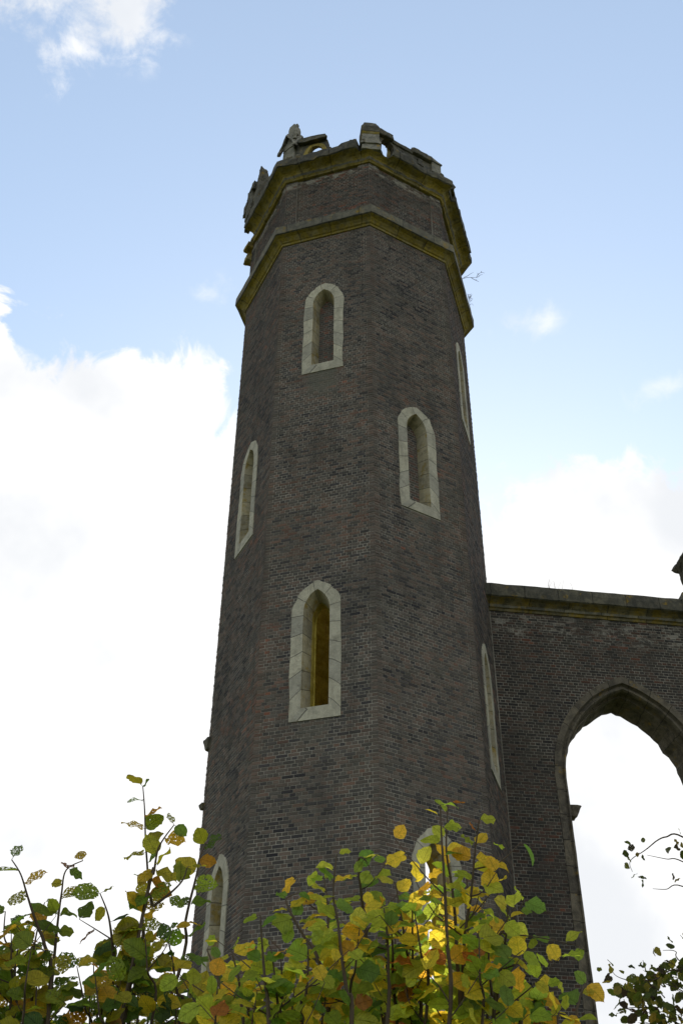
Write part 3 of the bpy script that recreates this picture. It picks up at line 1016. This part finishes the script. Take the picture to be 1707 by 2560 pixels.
wb.face([wp(-.25, 16.5), wp(WU, 16.5), wp(WU, 16.5, -.95), wp(-.25, 16.5, -.95)])
for i in range(nfront):
    wb.mi[i] = 1
nb = len(wb.f)
ids = []
lay_bricks(wb, ids, wp, lambda u, z: (u, z), 6.3, .0, 16.5, span_of(warch(.0), .01), rb, quoin=False, mi=2, u0=.02)
wo_ = wb.build("brickwork", [M_wall, M_wmort, M_wbrick], wall, merge=False)
add_ids(wo_, nb, ids)
mb = MB()
steps = [(0.0, -.03), (0.0, .022), (.15, .018), (.165, -.04), (.185, -.075), (.215, -.07), (.235, -.04), (.262, -.045), (.285, -.09), (.29, -.14), (.27, -.20), (.285, -.27),
         (.31, -.30), (.33, -.29), (.345, -.36), (.335, -.50), (.35, -.56), (.37, -.60), (.375, -.68), (.395, -.82), (.38, -.93), (.28, -.97)]
prev = None
for j, (dl, o) in enumerate(steps):
    P = warch(dl, jit=(.012 if j < 12 else .035 if j < 18 else .06), seed=1.0)
    pts = [wp(x, z, o) for x, z in P]
    ln = [0]
    for i in range(1, len(P)):
        ln.append(ln[-1] + (pts[i] - pts[i - 1]).length)
    if j == 0:
        l0 = ln
    uvs = [(l, j * .05) for l in l0]
    if prev:
        loft(mb, prev[0], pts, prev[1], uvs)
    prev = (pts, uvs)
mb.build("arch_moulding", M_arch, wall)
rough_obj("springer_block", [prism(wp(1.62, 0, -.62), Vector((WT.x, WT.y, 0)), Vector((WN.x, WN.y, 0)), 11.72, 11.98, .05, .16, .12, .16)], [M_arch], wall, .02, 33)
mb = MB()
prof = [(-.1, 16.46, 0), (.03, 16.48, 0), (.05, 16.53, 0), (.085, 16.55, 2), (.10, 16.61, 0), (.13, 16.64, 0), (.19, 16.68, 0), (.27, 16.71, 1), (.30, 16.73, 1), (.31, 16.9, 1), (.30, 17.06, 1), (-.2, 17.12, 1), (-.95, 17.12, 1)]
SEG = 70
rows = []
for i in range(SEG + 1):
    u = -.32 + (WU + .3) * i / SEG
    row = []
    for (o, z, _) in prof:
        if u < 0.0 and o > .02 and False:
            o = .02
        P = wp(u, z, o)
        if o > .05:
            P += noise.noise_vector(P * 3.5) * .012 + noise.noise_vector(P * 12) * .008
        row.append(P)
    rows.append((u, row))
for i in range(SEG):
    for j in range(len(prof) - 1):
        mb.face([rows[i][1][j], rows[i + 1][1][j], rows[i + 1][1][j + 1], rows[i][1][j + 1]],
                [(rows[i][0], j * .1), (rows[i + 1][0], j * .1), (rows[i + 1][0], j * .1 + .1), (rows[i][0], j * .1 + .1)], prof[j][2])
mb.build("coping", [M_cope, M_dark, M_ledge], wall)
wa, wn = Vector((WT.x, WT.y, 0)), Vector((WN.x, WN.y, 0))
pc = wp(5.27, 0, -.02)
rough_obj("pinnacle", [prism(pc, wa, wn, 17.0, 17.3, .62, .52, .36, .3), prism(pc, wa, wn, 16.72, 17.06, .6, .6, .36, .36), prism(pc, wa, wn, 17.28, 17.6, .30, .19, .3, .2), prism(pc, wa, wn, 17.5, 18.3, .19, .24, .19, .24),
                       prism(pc, wa, wn, 18.18, 18.4, .22, .36, .22, .36), prism(pc, wa, wn, 18.38, 18.62, .36, .2, .36, .2)], [M_dark], wall, .045, 41, fq=6)

# ------------------------------------------------------------------ plants
def leaf_mat(name, trans=1.0, vein=.5):
    mt, q, o = material(name)
    at_ = q.new('ShaderNodeAttribute')
    at_.attribute_name = 'tint'
    hl = q.new('ShaderNodeAttribute')
    hl.attribute_name = 'hole'
    uv = q.new('ShaderNodeUVMap')
    uv.uv_map = "UVMap"
    U, V, _ = q.sep(uv.outputs[0])
    Vf = q.m('FLOORED_MODULO', V, 4.0)
    Uf = q.m('FLOORED_MODULO', U, 4.0)
    ax_ = q.m('ABSOLUTE', q.m('SUBTRACT', Uf, .5))
    rib = q.m('FRACT', q.m('MULTIPLY', q.m('SUBTRACT', Vf, q.m('MULTIPLY', ax_, .75)), 7.5))
    ribm = q.step(q.m('ABSOLUTE', q.m('SUBTRACT', rib, .5)), .38, .5)
    mid = q.step(ax_, .008, .022, 1.0, 0.0)
    vm_ = q.m('MAXIMUM', mid, q.m('MULTIPLY', ribm, .7))
    nz = q.noise(q.xyz(U, V), 5, 6, .65)
    base = at_.outputs['Color']
    c = q.mix(1.0, base, q.ramp(nz, [(.25, (.6, .62, .6)), (.75, (1.3, 1.25, 1.2))]), 'MULTIPLY')
    spot = q.step(q.noise(q.xyz(U, V), 9, 5, .7), .60, .70)
    c = q.mix(q.m('MULTIPLY', spot, .65), c, (.07, .03, .01))
    c = q.mix(q.m('MULTIPLY', vm_, vein + .25), c, q.mix(1.0, c, (.5, .5, .4), 'MULTIPLY'))
    dif = q.new('ShaderNodeBsdfDiffuse')
    q.set(dif.inputs[0], q.mix(1.0, c, (.8, .85, .6), 'MULTIPLY'))
    tr = q.new('ShaderNodeBsdfTranslucent')
    q.set(tr.inputs[0], c)
    gl = q.new('ShaderNodeBsdfGlossy')
    gl.inputs['Roughness'].default_value = .45
    gl.inputs[0].default_value = (1, 1, 1, 1)
    ms = q.new('ShaderNodeMixShader'); ms.inputs[0].default_value = .72 * trans
    q.l.new(dif.outputs[0], ms.inputs[1]); q.l.new(tr.outputs[0], ms.inputs[2])
    m2 = q.new('ShaderNodeMixShader'); m2.inputs[0].default_value = .012
    q.l.new(ms.outputs[0], m2.inputs[1]); q.l.new(gl.outputs[0], m2.inputs[2])
    b = q.new('ShaderNodeBump'); b.inputs['Distance'].default_value = .002
    q.set(b.inputs['Height'], q.m('SUBTRACT', nz, vm_))
    for s in (dif, gl, tr):
        q.l.new(b.outputs[0], s.inputs['Normal'])
    tp = q.new('ShaderNodeBsdfTransparent')
    hn = q.noise(q.xyz(U, V), 9, 3, .6)
    hm = q.m('GREATER_THAN', q.m('ADD', hn, hl.outputs['Fac']), .78)
    hm = q.m('MULTIPLY', hm, q.m('SUBTRACT', 1.0, q.m('MULTIPLY', vm_, .9)))
    m3 = q.new('ShaderNodeMixShader')
    q.set(m3.inputs[0], q.m('GREATER_THAN', hm, .5))
    q.l.new(m2.outputs[0], m3.inputs[1]); q.l.new(tp.outputs[0], m3.inputs[2])
    q.l.new(m3.outputs[0], o.inputs[0])
    return mt

def bark_mat(name, c1, c2):
    mt, q, o = material(name)
    pos = q.new('ShaderNodeNewGeometry').outputs['Position']
    a = q.noise(pos, 40, 6, .7)
    principled(q, o, q.mix(a, c1, c2), .85, a, .003)
    return mt

M_leaf = leaf_mat("hazel leaf")
M_bark = bark_mat("hazel bark", (.05, .035, .022), (.10, .075, .05))
M_dry = bark_mat("dry stalk", (.12, .10, .07), (.2, .17, .12))

YS = [0, .05, .14, .26, .38, .50, .61, .71, .80, .88, .94, 1.0]
WS_ = [.0, .24, .40, .48, .51, .49, .46, .39, .32, .19, .10, 0.0]
class Leaves:
    def __init__(s):
        s.v, s.f, s.uv, s.c, s.h = [], [], [], [], []
        s.n = 0
    def add(s, p, axis, nrm, size, col, hole, rnd, width=1.0, curl=.42):
        a = axis.normalized()
        nrm = (nrm - a * nrm.dot(a))
        if nrm.length < 1e-3:
            nrm = Vector((0, 0, 1)).cross(a)
        nrm.normalize()
        b = a.cross(nrm)
        base = len(s.v)
        su, sv = 4 * rnd.randrange(40), 4 * rnd.randrange(40)
        fold = rnd.uniform(.05, .35)
        tw = rnd.uniform(-.25, .25)
        cu = curl * rnd.uniform(-.4, 1.6)
        wav = rnd.uniform(.01, .10)
        ph = rnd.uniform(7, 15)
        drp = rnd.uniform(-1.2, .4)
        for j, (y, w) in enumerate(zip(YS, WS_)):
            zc = -cu * y * y * .5
            for side in (-1, 0, 1):
                jw = 1 + (rnd.uniform(-.07, .07) + (.05 if j % 2 else -.05) if side else 0)
                x = side * w * width * jw * .92
                yy = y - (.09 * (1 - y) ** 6 if side else 0) + (rnd.uniform(-.02, .02) if side else 0)
                z = zc + fold * abs(x) + tw * x * y + (wav * math.sin(y * ph + side * 2) if side else 0) + drp * x * x * y
                q = p + (b * x + a * yy + nrm * z) * size
                s.v.append((q.x, q.y, q.z))
                s.uv.append((x + .5 + su, y + sv))
                s.c.append((*col, 1.0))
                s.h.append(hole)
        for j in range(len(YS) - 1):
            r0, r1 = base + j * 3, base + j * 3 + 3
            s.f.append((r0, r0 + 1, r1 + 1, r1))
            s.f.append((r0 + 1, r0 + 2, r1 + 2, r1 + 1))
        s.n += 1
    def build(s, name, mat, parent):
        org = Vector(parent['_org'])
        me = bpy.data.meshes.new(name)
        V = np.array(s.v) - np.array(org)
        me.from_pydata(V.tolist(), [], s.f)
        uvl = me.uv_layers.new(name="UVMap")
        idx = np.zeros(len(me.loops), dtype=np.int32)
        me.loops.foreach_get("vertex_index", idx)
        uvl.data.foreach_set("uv", np.array(s.uv, dtype=np.float32)[idx].ravel())
        ca = me.attributes.new('tint', 'FLOAT_COLOR', 'POINT')
        ca.data.foreach_set("color", np.array(s.c, dtype=np.float32).ravel())
        ha = me.attributes.new('hole', 'FLOAT', 'POINT')
        ha.data.foreach_set("value", np.array(s.h, dtype=np.float32))
        me.polygons.foreach_set("use_smooth", [True] * len(me.polygons))
        me.materials.append(mat)
        me.update()
        return link(bpy.data.objects.new(name, me), parent)

def tube(mb, pts, r0, r1, sides=5):
    rings = []
    n = len(pts)
    for i, p in enumerate(pts):
        d = (pts[min(i + 1, n - 1)] - pts[max(i - 1, 0)]).normalized()
        x = d.cross(Vector((.3, 1, .2))).normalized()
        y = d.cross(x)
        r = r0 + (r1 - r0) * i / max(1, n - 1)
        rings.append([p + (x * math.cos(2 * math.pi * k / sides) + y * math.sin(2 * math.pi * k / sides)) * r for k in range(sides)])
    for i in range(n - 1):
        for k in range(sides):
            k2 = (k + 1) % sides
            mb.face([rings[i][k], rings[i][k2], rings[i + 1][k2], rings[i + 1][k]])

def smooth(P, n=5):
    """Catmull-Rom through the points"""
    out = []
    for i in range(len(P) - 1):
        a, b, c, d = P[max(i - 1, 0)], P[i], P[i + 1], P[min(i + 2, len(P) - 1)]
        for j in range(n):
            t = j / n
            out.append(.5 * ((2 * b) + (c - a) * t + (2 * a - 5 * b + 4 * c - d) * t * t + (3 * b - a - 3 * c + d) * t ** 3))
    out.append(P[-1])
    return out

PAL_C = [((.50, .58, .05), 6), ((.38, .50, .045), 6), ((.20, .34, .05), 3), ((.66, .66, .07), 4), ((.92, .68, .05), 5), ((.90, .52, .04), 2), ((.55, .20, .03), .6)]
PAL_L = [((.27, .32, .02), 5), ((.16, .25, .02), 5), ((.09, .16, .02), 3), ((.46, .40, .025), 5), ((.66, .44, .025), 4), ((.58, .30, .02), 1.2), ((.30, .12, .02), .4)]
def pick(pal, rnd):
    t = rnd.uniform(0, sum(w for _, w in pal))
    for c, w in pal:
        t -= w
        if t <= 0:
            break
    k = rnd.uniform(.8, 1.2)
    return tuple(min(1, x * k * rnd.uniform(.92, 1.08)) for x in c)

def shrub(name, label, base, shoots, pal, seed, holes, size=(.044, .082), space=.043, fills=(), root_r=.35, green_tip=True):
    """shoots: (list of view points from tip down, distance at tip, side-twig rate)"""
    rnd = random.Random(seed)
    root = thing(name, label, "shrub", base)
    root['_org'] = base
    B = Vector(base)
    st, lv = MB(), Leaves()
    def leaf_at(p, d, side, sc=1.0):
        up = Vector((0, 0, 1))
        lat = d.cross(Vector((0, 1, 0))).normalized() * side
        axis = lat * rnd.uniform(.55, 1.0) + d * rnd.uniform(.0, .7) + Vector((rnd.uniform(-.3, .3), rnd.uniform(-.6, .6), rnd.uniform(-.35, .25)))
        axis.normalize()
        nr = Vector((rnd.uniform(-.5, .5), -rnd.uniform(.3, 1.0), rnd.uniform(.15, 1.0)))
        pt = p + axis * rnd.uniform(.008, .018)
        tube(st, [p, pt], .0012, .0009, 3)
        h = rnd.choice(holes)
        lv.add(pt, axis, nr, rnd.uniform(*size) * sc, pick(pal, rnd), h, rnd, width=rnd.uniform(.85, 1.15))
    def grow(P, r0, r1, sp, twig, tipfirst=True):
        C = smooth(P, 6)
        tube(st, C, r1, r0, 5)       # from tip (thin) to base
        s, nxt, side = 0, 0.0, rnd.choice((-1, 1))
        for i in range(len(C) - 1):
            seg = (C[i + 1] - C[i])
            L = seg.length
            while s + L > nxt:
                t = (nxt - s) / L
                p = C[i] + seg * t
                if p.z < 2.3:
                    return
                d = -seg.normalized()
                leaf_at(p, d, side, .72 if nxt < .05 else 1.0)
                if rnd.random() < .25:
                    leaf_at(p, d, -side)
                if rnd.random() < twig and nxt > .12:
                    ln = rnd.uniform(.12, .30)
                    dd = (d * .8 + d.cross(Vector((0, 1, 0))).normalized() * side * rnd.uniform(.5, 1.1) + Vector((0, rnd.uniform(-.6, .6), 0))).normalized()
                    tip = p + dd * ln
                    mid_ = p + dd * ln * .5 + Vector((rnd.uniform(-.02, .02), 0, rnd.uniform(-.03, .01)))
                    tube(st, smooth([tip, mid_, p], 3), .0012, .003, 4)
                    m_ = max(2, int(ln / .055))
                    sd = side
                    for q_ in range(m_):
                        pp = p.lerp(tip, (q_ + 1) / m_)
                        leaf_at(pp, dd, sd, .9)
                        sd = -sd
                side = -side
                nxt += sp * rnd.uniform(.75, 1.3)
            s += L
    for (pts, dist, twig) in shoots:
        P = []
        n = len(pts)
        drift = rnd.uniform(-.15, .15)
        for i, (x, y) in enumerate(pts):
            P.append(at(x, y, dist + drift * i / n))
        ang = rnd.uniform(0, 6.28)
        low = B + Vector((math.cos(ang) * root_r * .3, math.sin(ang) * root_r * .3, 0))
        last = P[-1]
        P.append(last.lerp(low, .35) + Vector((rnd.uniform(-.05, .05), rnd.uniform(-.05, .05), .15)))
        P.append(low)
        grow(P, .010, .0022, space, twig)
    for (x0, x1, env, cnt, dd, twig) in fills:
        for _ in range(cnt):
            x = rnd.uniform(x0, x1)
            if 965 < x < 1065 and rnd.random() < .75:
                x += rnd.choice((-110, 110))
            y = np.interp(x, [e[0] for e in env], [e[1] for e in env]) + 15 + abs(rnd.gauss(0, 85))
            dist = rnd.uniform(*dd)
            lean = rnd.uniform(-35, 35)
            P = [at(x, y, dist), at(x + lean * .5, y + 90, dist), at(x + lean, y + 230, dist + .05)]
            ang = rnd.uniform(0, 6.28)
            low = B + Vector((math.cos(ang) * root_r, math.sin(ang) * root_r, 0))
            P.append(P[-1].lerp(low, .4) + Vector((0, 0, .1)))
            P.append(low)
            grow(P, .010, .0016, space, twig)
    st.build("stems", M_bark, root, merge=False)
    lv.build("foliage", M_leaf, root)
    return lv.n

def c5(*P):
    return [((500 + x * .574) * .91857, (1950 + y * .574) * .91857) for x, y in P]
def c4(*P):
    return [(x * .44643 * .91857, (1900 + y * .44643) * .91857) for x, y in P]

nC = shrub("hazel_shrub", "bright green and yellow hazel shrub in front of the tower with upright shoots",
      (.05, 4.1, 0),
      [(c5((595, 325), (580, 500), (600, 620), (615, 760), (640, 930), (660, 1063)), 4.05, .15),
       (c5((425, 495), (375, 520), (395, 580), (450, 680), (500, 750), (530, 850), (560, 1063)), 4.3, .1),
       (c5((262, 590), (272, 740), (285, 900), (300, 1063)), 3.9, .25),
       (c5((1080, 100), (1072, 300), (1095, 460), (1110, 600), (1120, 800), (1130, 1063)), 4.15, .1),
       (c5((1215, 175), (1195, 330), (1180, 500), (1150, 700), (1140, 960), (1130, 1063)), 4.0, .25),
       (c5((1410, 530), (1340, 640), (1250, 720), (1180, 780), (1140, 850), (1120, 1063)), 4.4, .2),
       (c5((745, 400), (720, 350), (690, 350), (700, 480), (715, 620), (735, 800), (750, 1063)), 4.4, .1),
       (c5((1045, 110), (1052, 260), (1062, 420), (1075, 700), (1085, 1063)), 4.05, .35),
       (c5((850, 450), (880, 620), (900, 750), (950, 950), (960, 1063)), 4.2, .3),
       (c5((925, 520), (925, 700), (930, 900), (940, 1063)), 4.1, .2),
       (c5((1270, 640), (1255, 800), (1270, 930), (1275, 1063)), 4.1, .4),
       (c5((1340, 560), (1330, 700), (1300, 850), (1290, 1063)), 4.3, .3),
       (c5((540, 430), (555, 540), (560, 700), (570, 900), (575, 1063)), 4.35, .25),
       (c5((800, 560), (815, 680), (820, 850), (815, 1063)), 4.1, .3),
       (c5((1160, 420), (1170, 560), (1165, 760), (1160, 1063)), 4.3, .3),
       (c5((470, 700), (470, 830), (460, 950), (450, 1063)), 4.1, .3),
       (c5((30, 740), (80, 880), (110, 1063)), 4.4, .2),
       (c5((140, 760), (170, 880), (190, 1063)), 4.2, .3)],
      PAL_C, 3, (0, 0, 0, 0, .03, .06), fills=[
          (500, 1120, [(480, 2200), (560, 2160), (620, 2140), (700, 2150), (760, 2080), (850, 2080), (950, 2080), (1050, 2060), (1100, 2080), (1170, 2130), (1200, 2230)], 27, (3.9, 4.9), .22),
          (460, 560, [(460, 2190), (560, 2180)], 5, (4.1, 4.8), .2)])
nL = shrub("hazel_shrub", "hazel shrub left of the tower with insect-eaten brown and olive leaves against cloud",
      (-1.25, 4.75, 0),
      [(c4((800, 150), (810, 280), (815, 450), (825, 600), (830, 720), (800, 860), (800, 1000), (760, 1200), (720, 1478)), 4.9, .0),
       (c4((975, 365), (890, 490), (860, 640), (830, 730)), 4.85, .0),
       (c4((1050, 600), (1020, 680), (940, 760), (860, 820), (800, 870)), 4.9, .0),
       (c4((465, 565), (370, 620), (345, 750), (325, 900), (310, 1050), (290, 1250), (260, 1478)), 5.0, .03),
       (c4((65, 560), (115, 640), (150, 750), (175, 830), (210, 930), (250, 1040), (280, 1300)), 4.8, .06),
       (c4((560, 750), (600, 850), (620, 950), (635, 1100), (650, 1300)), 4.8, .25),
       (c4((30, 850), (25, 1000), (80, 1100), (80, 1300), (70, 1478)), 5.0, .35),
       (c4((1150, 480), (1115, 560), (1100, 650), (1040, 900), (1000, 1200)), 5.1, .0),
       (c4((930, 960), (960, 1100), (990, 1300), (1000, 1478)), 4.9, .15),
       (c4((250, 800), (200, 1000), (180, 1200), (170, 1478)), 5.1, .3)],
      PAL_L, 5, (0, .03, .08, .12, .16, .22), size=(.054, .100), space=.058, fills=[
          (-40, 470, [(-40, 2120), (0, 2110), (60, 2140), (150, 2180), (230, 2120), (330, 2110), (400, 2190), (460, 2240)], 24, (4.5, 5.6), .32)])
nR = shrub("hazel_shrub", "low hazel sprigs below the arch jamb with few leaves",
      (1.25, 4.6, 0),
      [(c5((1500, 900), (1480, 960), (1470, 1063)), 4.5, .1),
       ([(1345, 2262), (1330, 2300), (1335, 2400)], 4.6, .0), ([(1275, 2255), (1230, 2300), (1200, 2400)], 4.6, .1),
       ([(1300, 2330), (1290, 2400)], 4.4, .2), ([(1215, 2310), (1225, 2400)], 4.5, .2)],
      PAL_C, 9, (0, 0, .04))

# ---- a slender tree whose branches reach in from the right
def right_tree():
    rnd = random.Random(21)
    base = (4.9, 12.2, 0)
    root = thing("lime_tree", "lime tree at the right edge, dark leafy sprays hanging across the arch opening", "tree", base)
    root['_org'] = base
    tr, lv = MB(), Leaves()
    pal = [((.15, .17, .02), 5), ((.09, .11, .015), 5), ((.28, .22, .03), 3), ((.07, .05, .02), 2)]
    def c6p(x, y):
        return ((1300 + x * .2807) * .91857, (1900 + y * .2807) * .91857)
    D0 = 12.5
    trunk = smooth([Vector((4.9, 12.2, 0)), Vector((4.85, 12.25, 2.5)), Vector((4.95, 12.3, 5)), Vector((5.0, 12.2, 8)), Vector((5.1, 12.3, 10.5))], 5)
    tube(tr, trunk, .13, .03, 8)
    tr.build("trunk", M_bark, root, merge=False)
    tr = MB()
    def leaf(p, sc=1.0):
        axis = Vector((rnd.uniform(-1, 1), rnd.uniform(-1, 1), rnd.uniform(-1.3, .4))).normalized()
        nr = Vector((rnd.uniform(-1, 1), rnd.uniform(-1, 1), rnd.uniform(-.2, 1)))
        lv.add(p + axis * .015, axis, nr, rnd.uniform(.07, .115) * sc, pick(pal, rnd), rnd.choice((0, 0, .08, .14)), rnd, width=.85, curl=.5)
    def branch(view, start_z, leaves=True, dens=.12, d=D0):
        P = [at(*c6p(x, y), d) for x, y in view]
        far = Vector((4.95, 12.25, start_z))
        P = [far, P[0].lerp(far, .45) + Vector((0, 0, .25))] + P
        C = smooth(P, 6)
        tube(tr, C, .011, .0022, 5)
        return C
    a = branch([(1450, 690), (1300, 688), (1220, 720), (1140, 785), (1085, 825), (1000, 880), (975, 930), (1000, 1000)], 5.3)
    branch([(1450, 910), (1300, 885), (1130, 850)], 5.2)
    branch([(1450, 1130), (1300, 1155), (1180, 1150)], 5.0)
    for x, y in ((915, 800), (950, 790), (990, 765), (1110, 745), (1050, 825), (970, 865), (925, 925), (1050, 1010), (1085, 1060), (1045, 1040), (1370, 695), (1340, 775), (1430, 725),
                 (1420, 790), (1445, 800), (1375, 1065), (1430, 1055), (1415, 610), (1085, 835)):
        leaf(at(*c6p(x, y), D0 + rnd.uniform(-.15, .15)), .85)
    branch([(1450, 1900), (1200, 1960), (1000, 1970), (860, 1930), (800, 1850)], 3.5)
    branch([(1450, 1820), (1385, 1710), (1270, 1700)], 3.8)
    branch([(1450, 2250), (1200, 2210), (1000, 2210), (900, 2230)], 2.9)
    branch([(1500, 2100), (1300, 2000), (1150, 1900)], 3.4)
    for x, y in ((730, 1885), (800, 1820), (820, 1840), (880, 1875), (795, 1895), (830, 1940), (790, 1990), (950, 1840), (1040, 1830), (1080, 1830), (1205, 1660), (1180, 1710),
                 (1330, 1595), (1385, 1665), (1435, 1580), (1440, 1545), (1075, 1895), (1120, 1900), (1235, 1845)):
        leaf(at(*c6p(x, y), D0 + rnd.uniform(-.2, .2)), .9)
    for _ in range(250):
        x = rnd.uniform(860, 1600)
        top = np.interp(x, [860, 1100, 1280, 1600], [2000, 1890, 1790, 1700])
        y = top + abs(rnd.gauss(0, 260))
        if x < 1250 and y > 2150 and rnd.random() < .6:
            x += 200
        leaf(at(*c6p(x, y), D0 + rnd.gauss(0, .35)), 1.0)
    for i in range(24):                # twigs that carry the dense spray
        x = rnd.uniform(1000, 1550); y = rnd.uniform(1850, 2350)
        p = at(*c6p(x, y), D0 + rnd.gauss(0, .2))
        e = at(*c6p(x + rnd.uniform(120, 260), y + rnd.uniform(40, 160)), D0)
        tube(tr, smooth([e, e.lerp(p, .5) + Vector((0, 0, .03)), p], 4), .006, .0015, 4)
    # the crown above and right of the view
    for _ in range(1500):
        th = rnd.uniform(0, 6.28); rr = rnd.uniform(.3, 1.9)
        z = rnd.uniform(5.2, 11.2)
        p = Vector((6.6 + rr * math.cos(th) * .8, 12.6 + rr * math.sin(th), z))
        leaf(p, 1.25)
    for i in range(10):
        z = 5 + i * .55
        th = i * 2.4
        tube(tr, smooth([Vector((5.0, 12.25, z)), Vector((5.8 + .3 * math.cos(th), 12.4 + .5 * math.sin(th), z + .5)), Vector((6.6 + 1.0 * math.cos(th) * .8, 12.6 + 1.2 * math.sin(th), z + .9))], 4), .03, .004, 5)
    tr.build("limbs", M_bark, root, merge=False)
    lv.build("crown", M_leaf, root)
right_tree()

# ---- little plants rooted in the masonry
def twigs(name, label, base, strokes, r, mat, cat="plant", leaves=()):
    mb = MB()
    o_ = Vector(base)
    for st in strokes:
        P = smooth([Vector(p) - o_ for p in st], 4)
        tube(mb, P, r, r * .4, 4)
    ob = mb.build(name, mat, None, merge=False)
    ob.location = base
    return tag(ob, label, cat)

def e4(x, y, o=.3):
    """point beside the right-hand corner of the string course, read off an enlarged detail"""
    fx, fy = 1100 + x / 6.19, 460 + y / 6.19
    return at(fx * .91857, fy * .91857, 33.4)
twigs("bare_twig", "bare branching twig growing out of the string course on the right of the tower", e4(340, 1455),
      [[e4(330, 1465), e4(370, 1455), e4(420, 1443), e4(500, 1443), e4(560, 1445), e4(600, 1430)],
       [e4(360, 1445), e4(420, 1420), e4(470, 1385), e4(515, 1362)],
       [e4(480, 1445), e4(520, 1470), e4(560, 1490), e4(600, 1508)],
       [e4(560, 1443), e4(590, 1395), e4(635, 1365), e4(690, 1375)],
       [e4(590, 1430), e4(620, 1405), e4(655, 1397)],
       [e4(585, 1400), e4(580, 1370)], [e4(545, 1480), e4(570, 1478)], [e4(635, 1365), e4(640, 1340)]], .010, M_dry)
rnd = random.Random(4)
st = [[e4(425 + (y - 1700) * .22, y) for y in (1695, 1740, 1790, 1840, 1885)]]
for i in range(16):
    y0 = rnd.uniform(1700, 1880)
    x0 = 425 + (y0 - 1700) * .22
    st.append([e4(x0, y0), e4(x0 + rnd.uniform(15, 30), y0 - rnd.uniform(-10, 25)), e4(x0 + rnd.uniform(30, 62), y0 - rnd.uniform(-30, 60))])
twigs("weed_tuft", "small dry weed tuft on the right-hand edge of the string course", e4(430, 1780), st, .006, M_dry)
def z3(x, y):
    return at((590 + x / 8.4) * .91857, (400 + y / 8.4) * .91857, 34.0)
twigs("grass_tuft", "tiny grass tuft on the broken left end of the top cornice", z3(260, 1050),
      [[z3(255, 1060), z3(248, 1010), z3(240, 965)], [z3(262, 1060), z3(262, 1015), z3(250, 980)], [z3(270, 1060), z3(275, 1030), z3(262, 1010)]], .006, M_dry)
st = []
for i in range(9):
    u = 1.75 + rnd.uniform(-.3, .3)
    b0 = wp(u, 17.05, .2)
    if i == 0:
        st.append([wp(1.43, 17.06, .2), wp(1.75, 17.07, .2), wp(2.07, 17.06, .2)])
    st.append([b0, b0 + Vector((rnd.uniform(-.03, .03), 0, rnd.uniform(.1, .2))), b0 + Vector((rnd.uniform(-.08, .08), 0, rnd.uniform(.25, .5)))])
twigs("grass_tuft", "thin dry grass stalks on top of the church wall left of the arch", wp(1.75, 17.05, .2), st, .004, M_dry)

for o in list(bpy.data.objects):
    if '_org' in o:
        del o['_org']
print("leaves", nC, nL, nR)
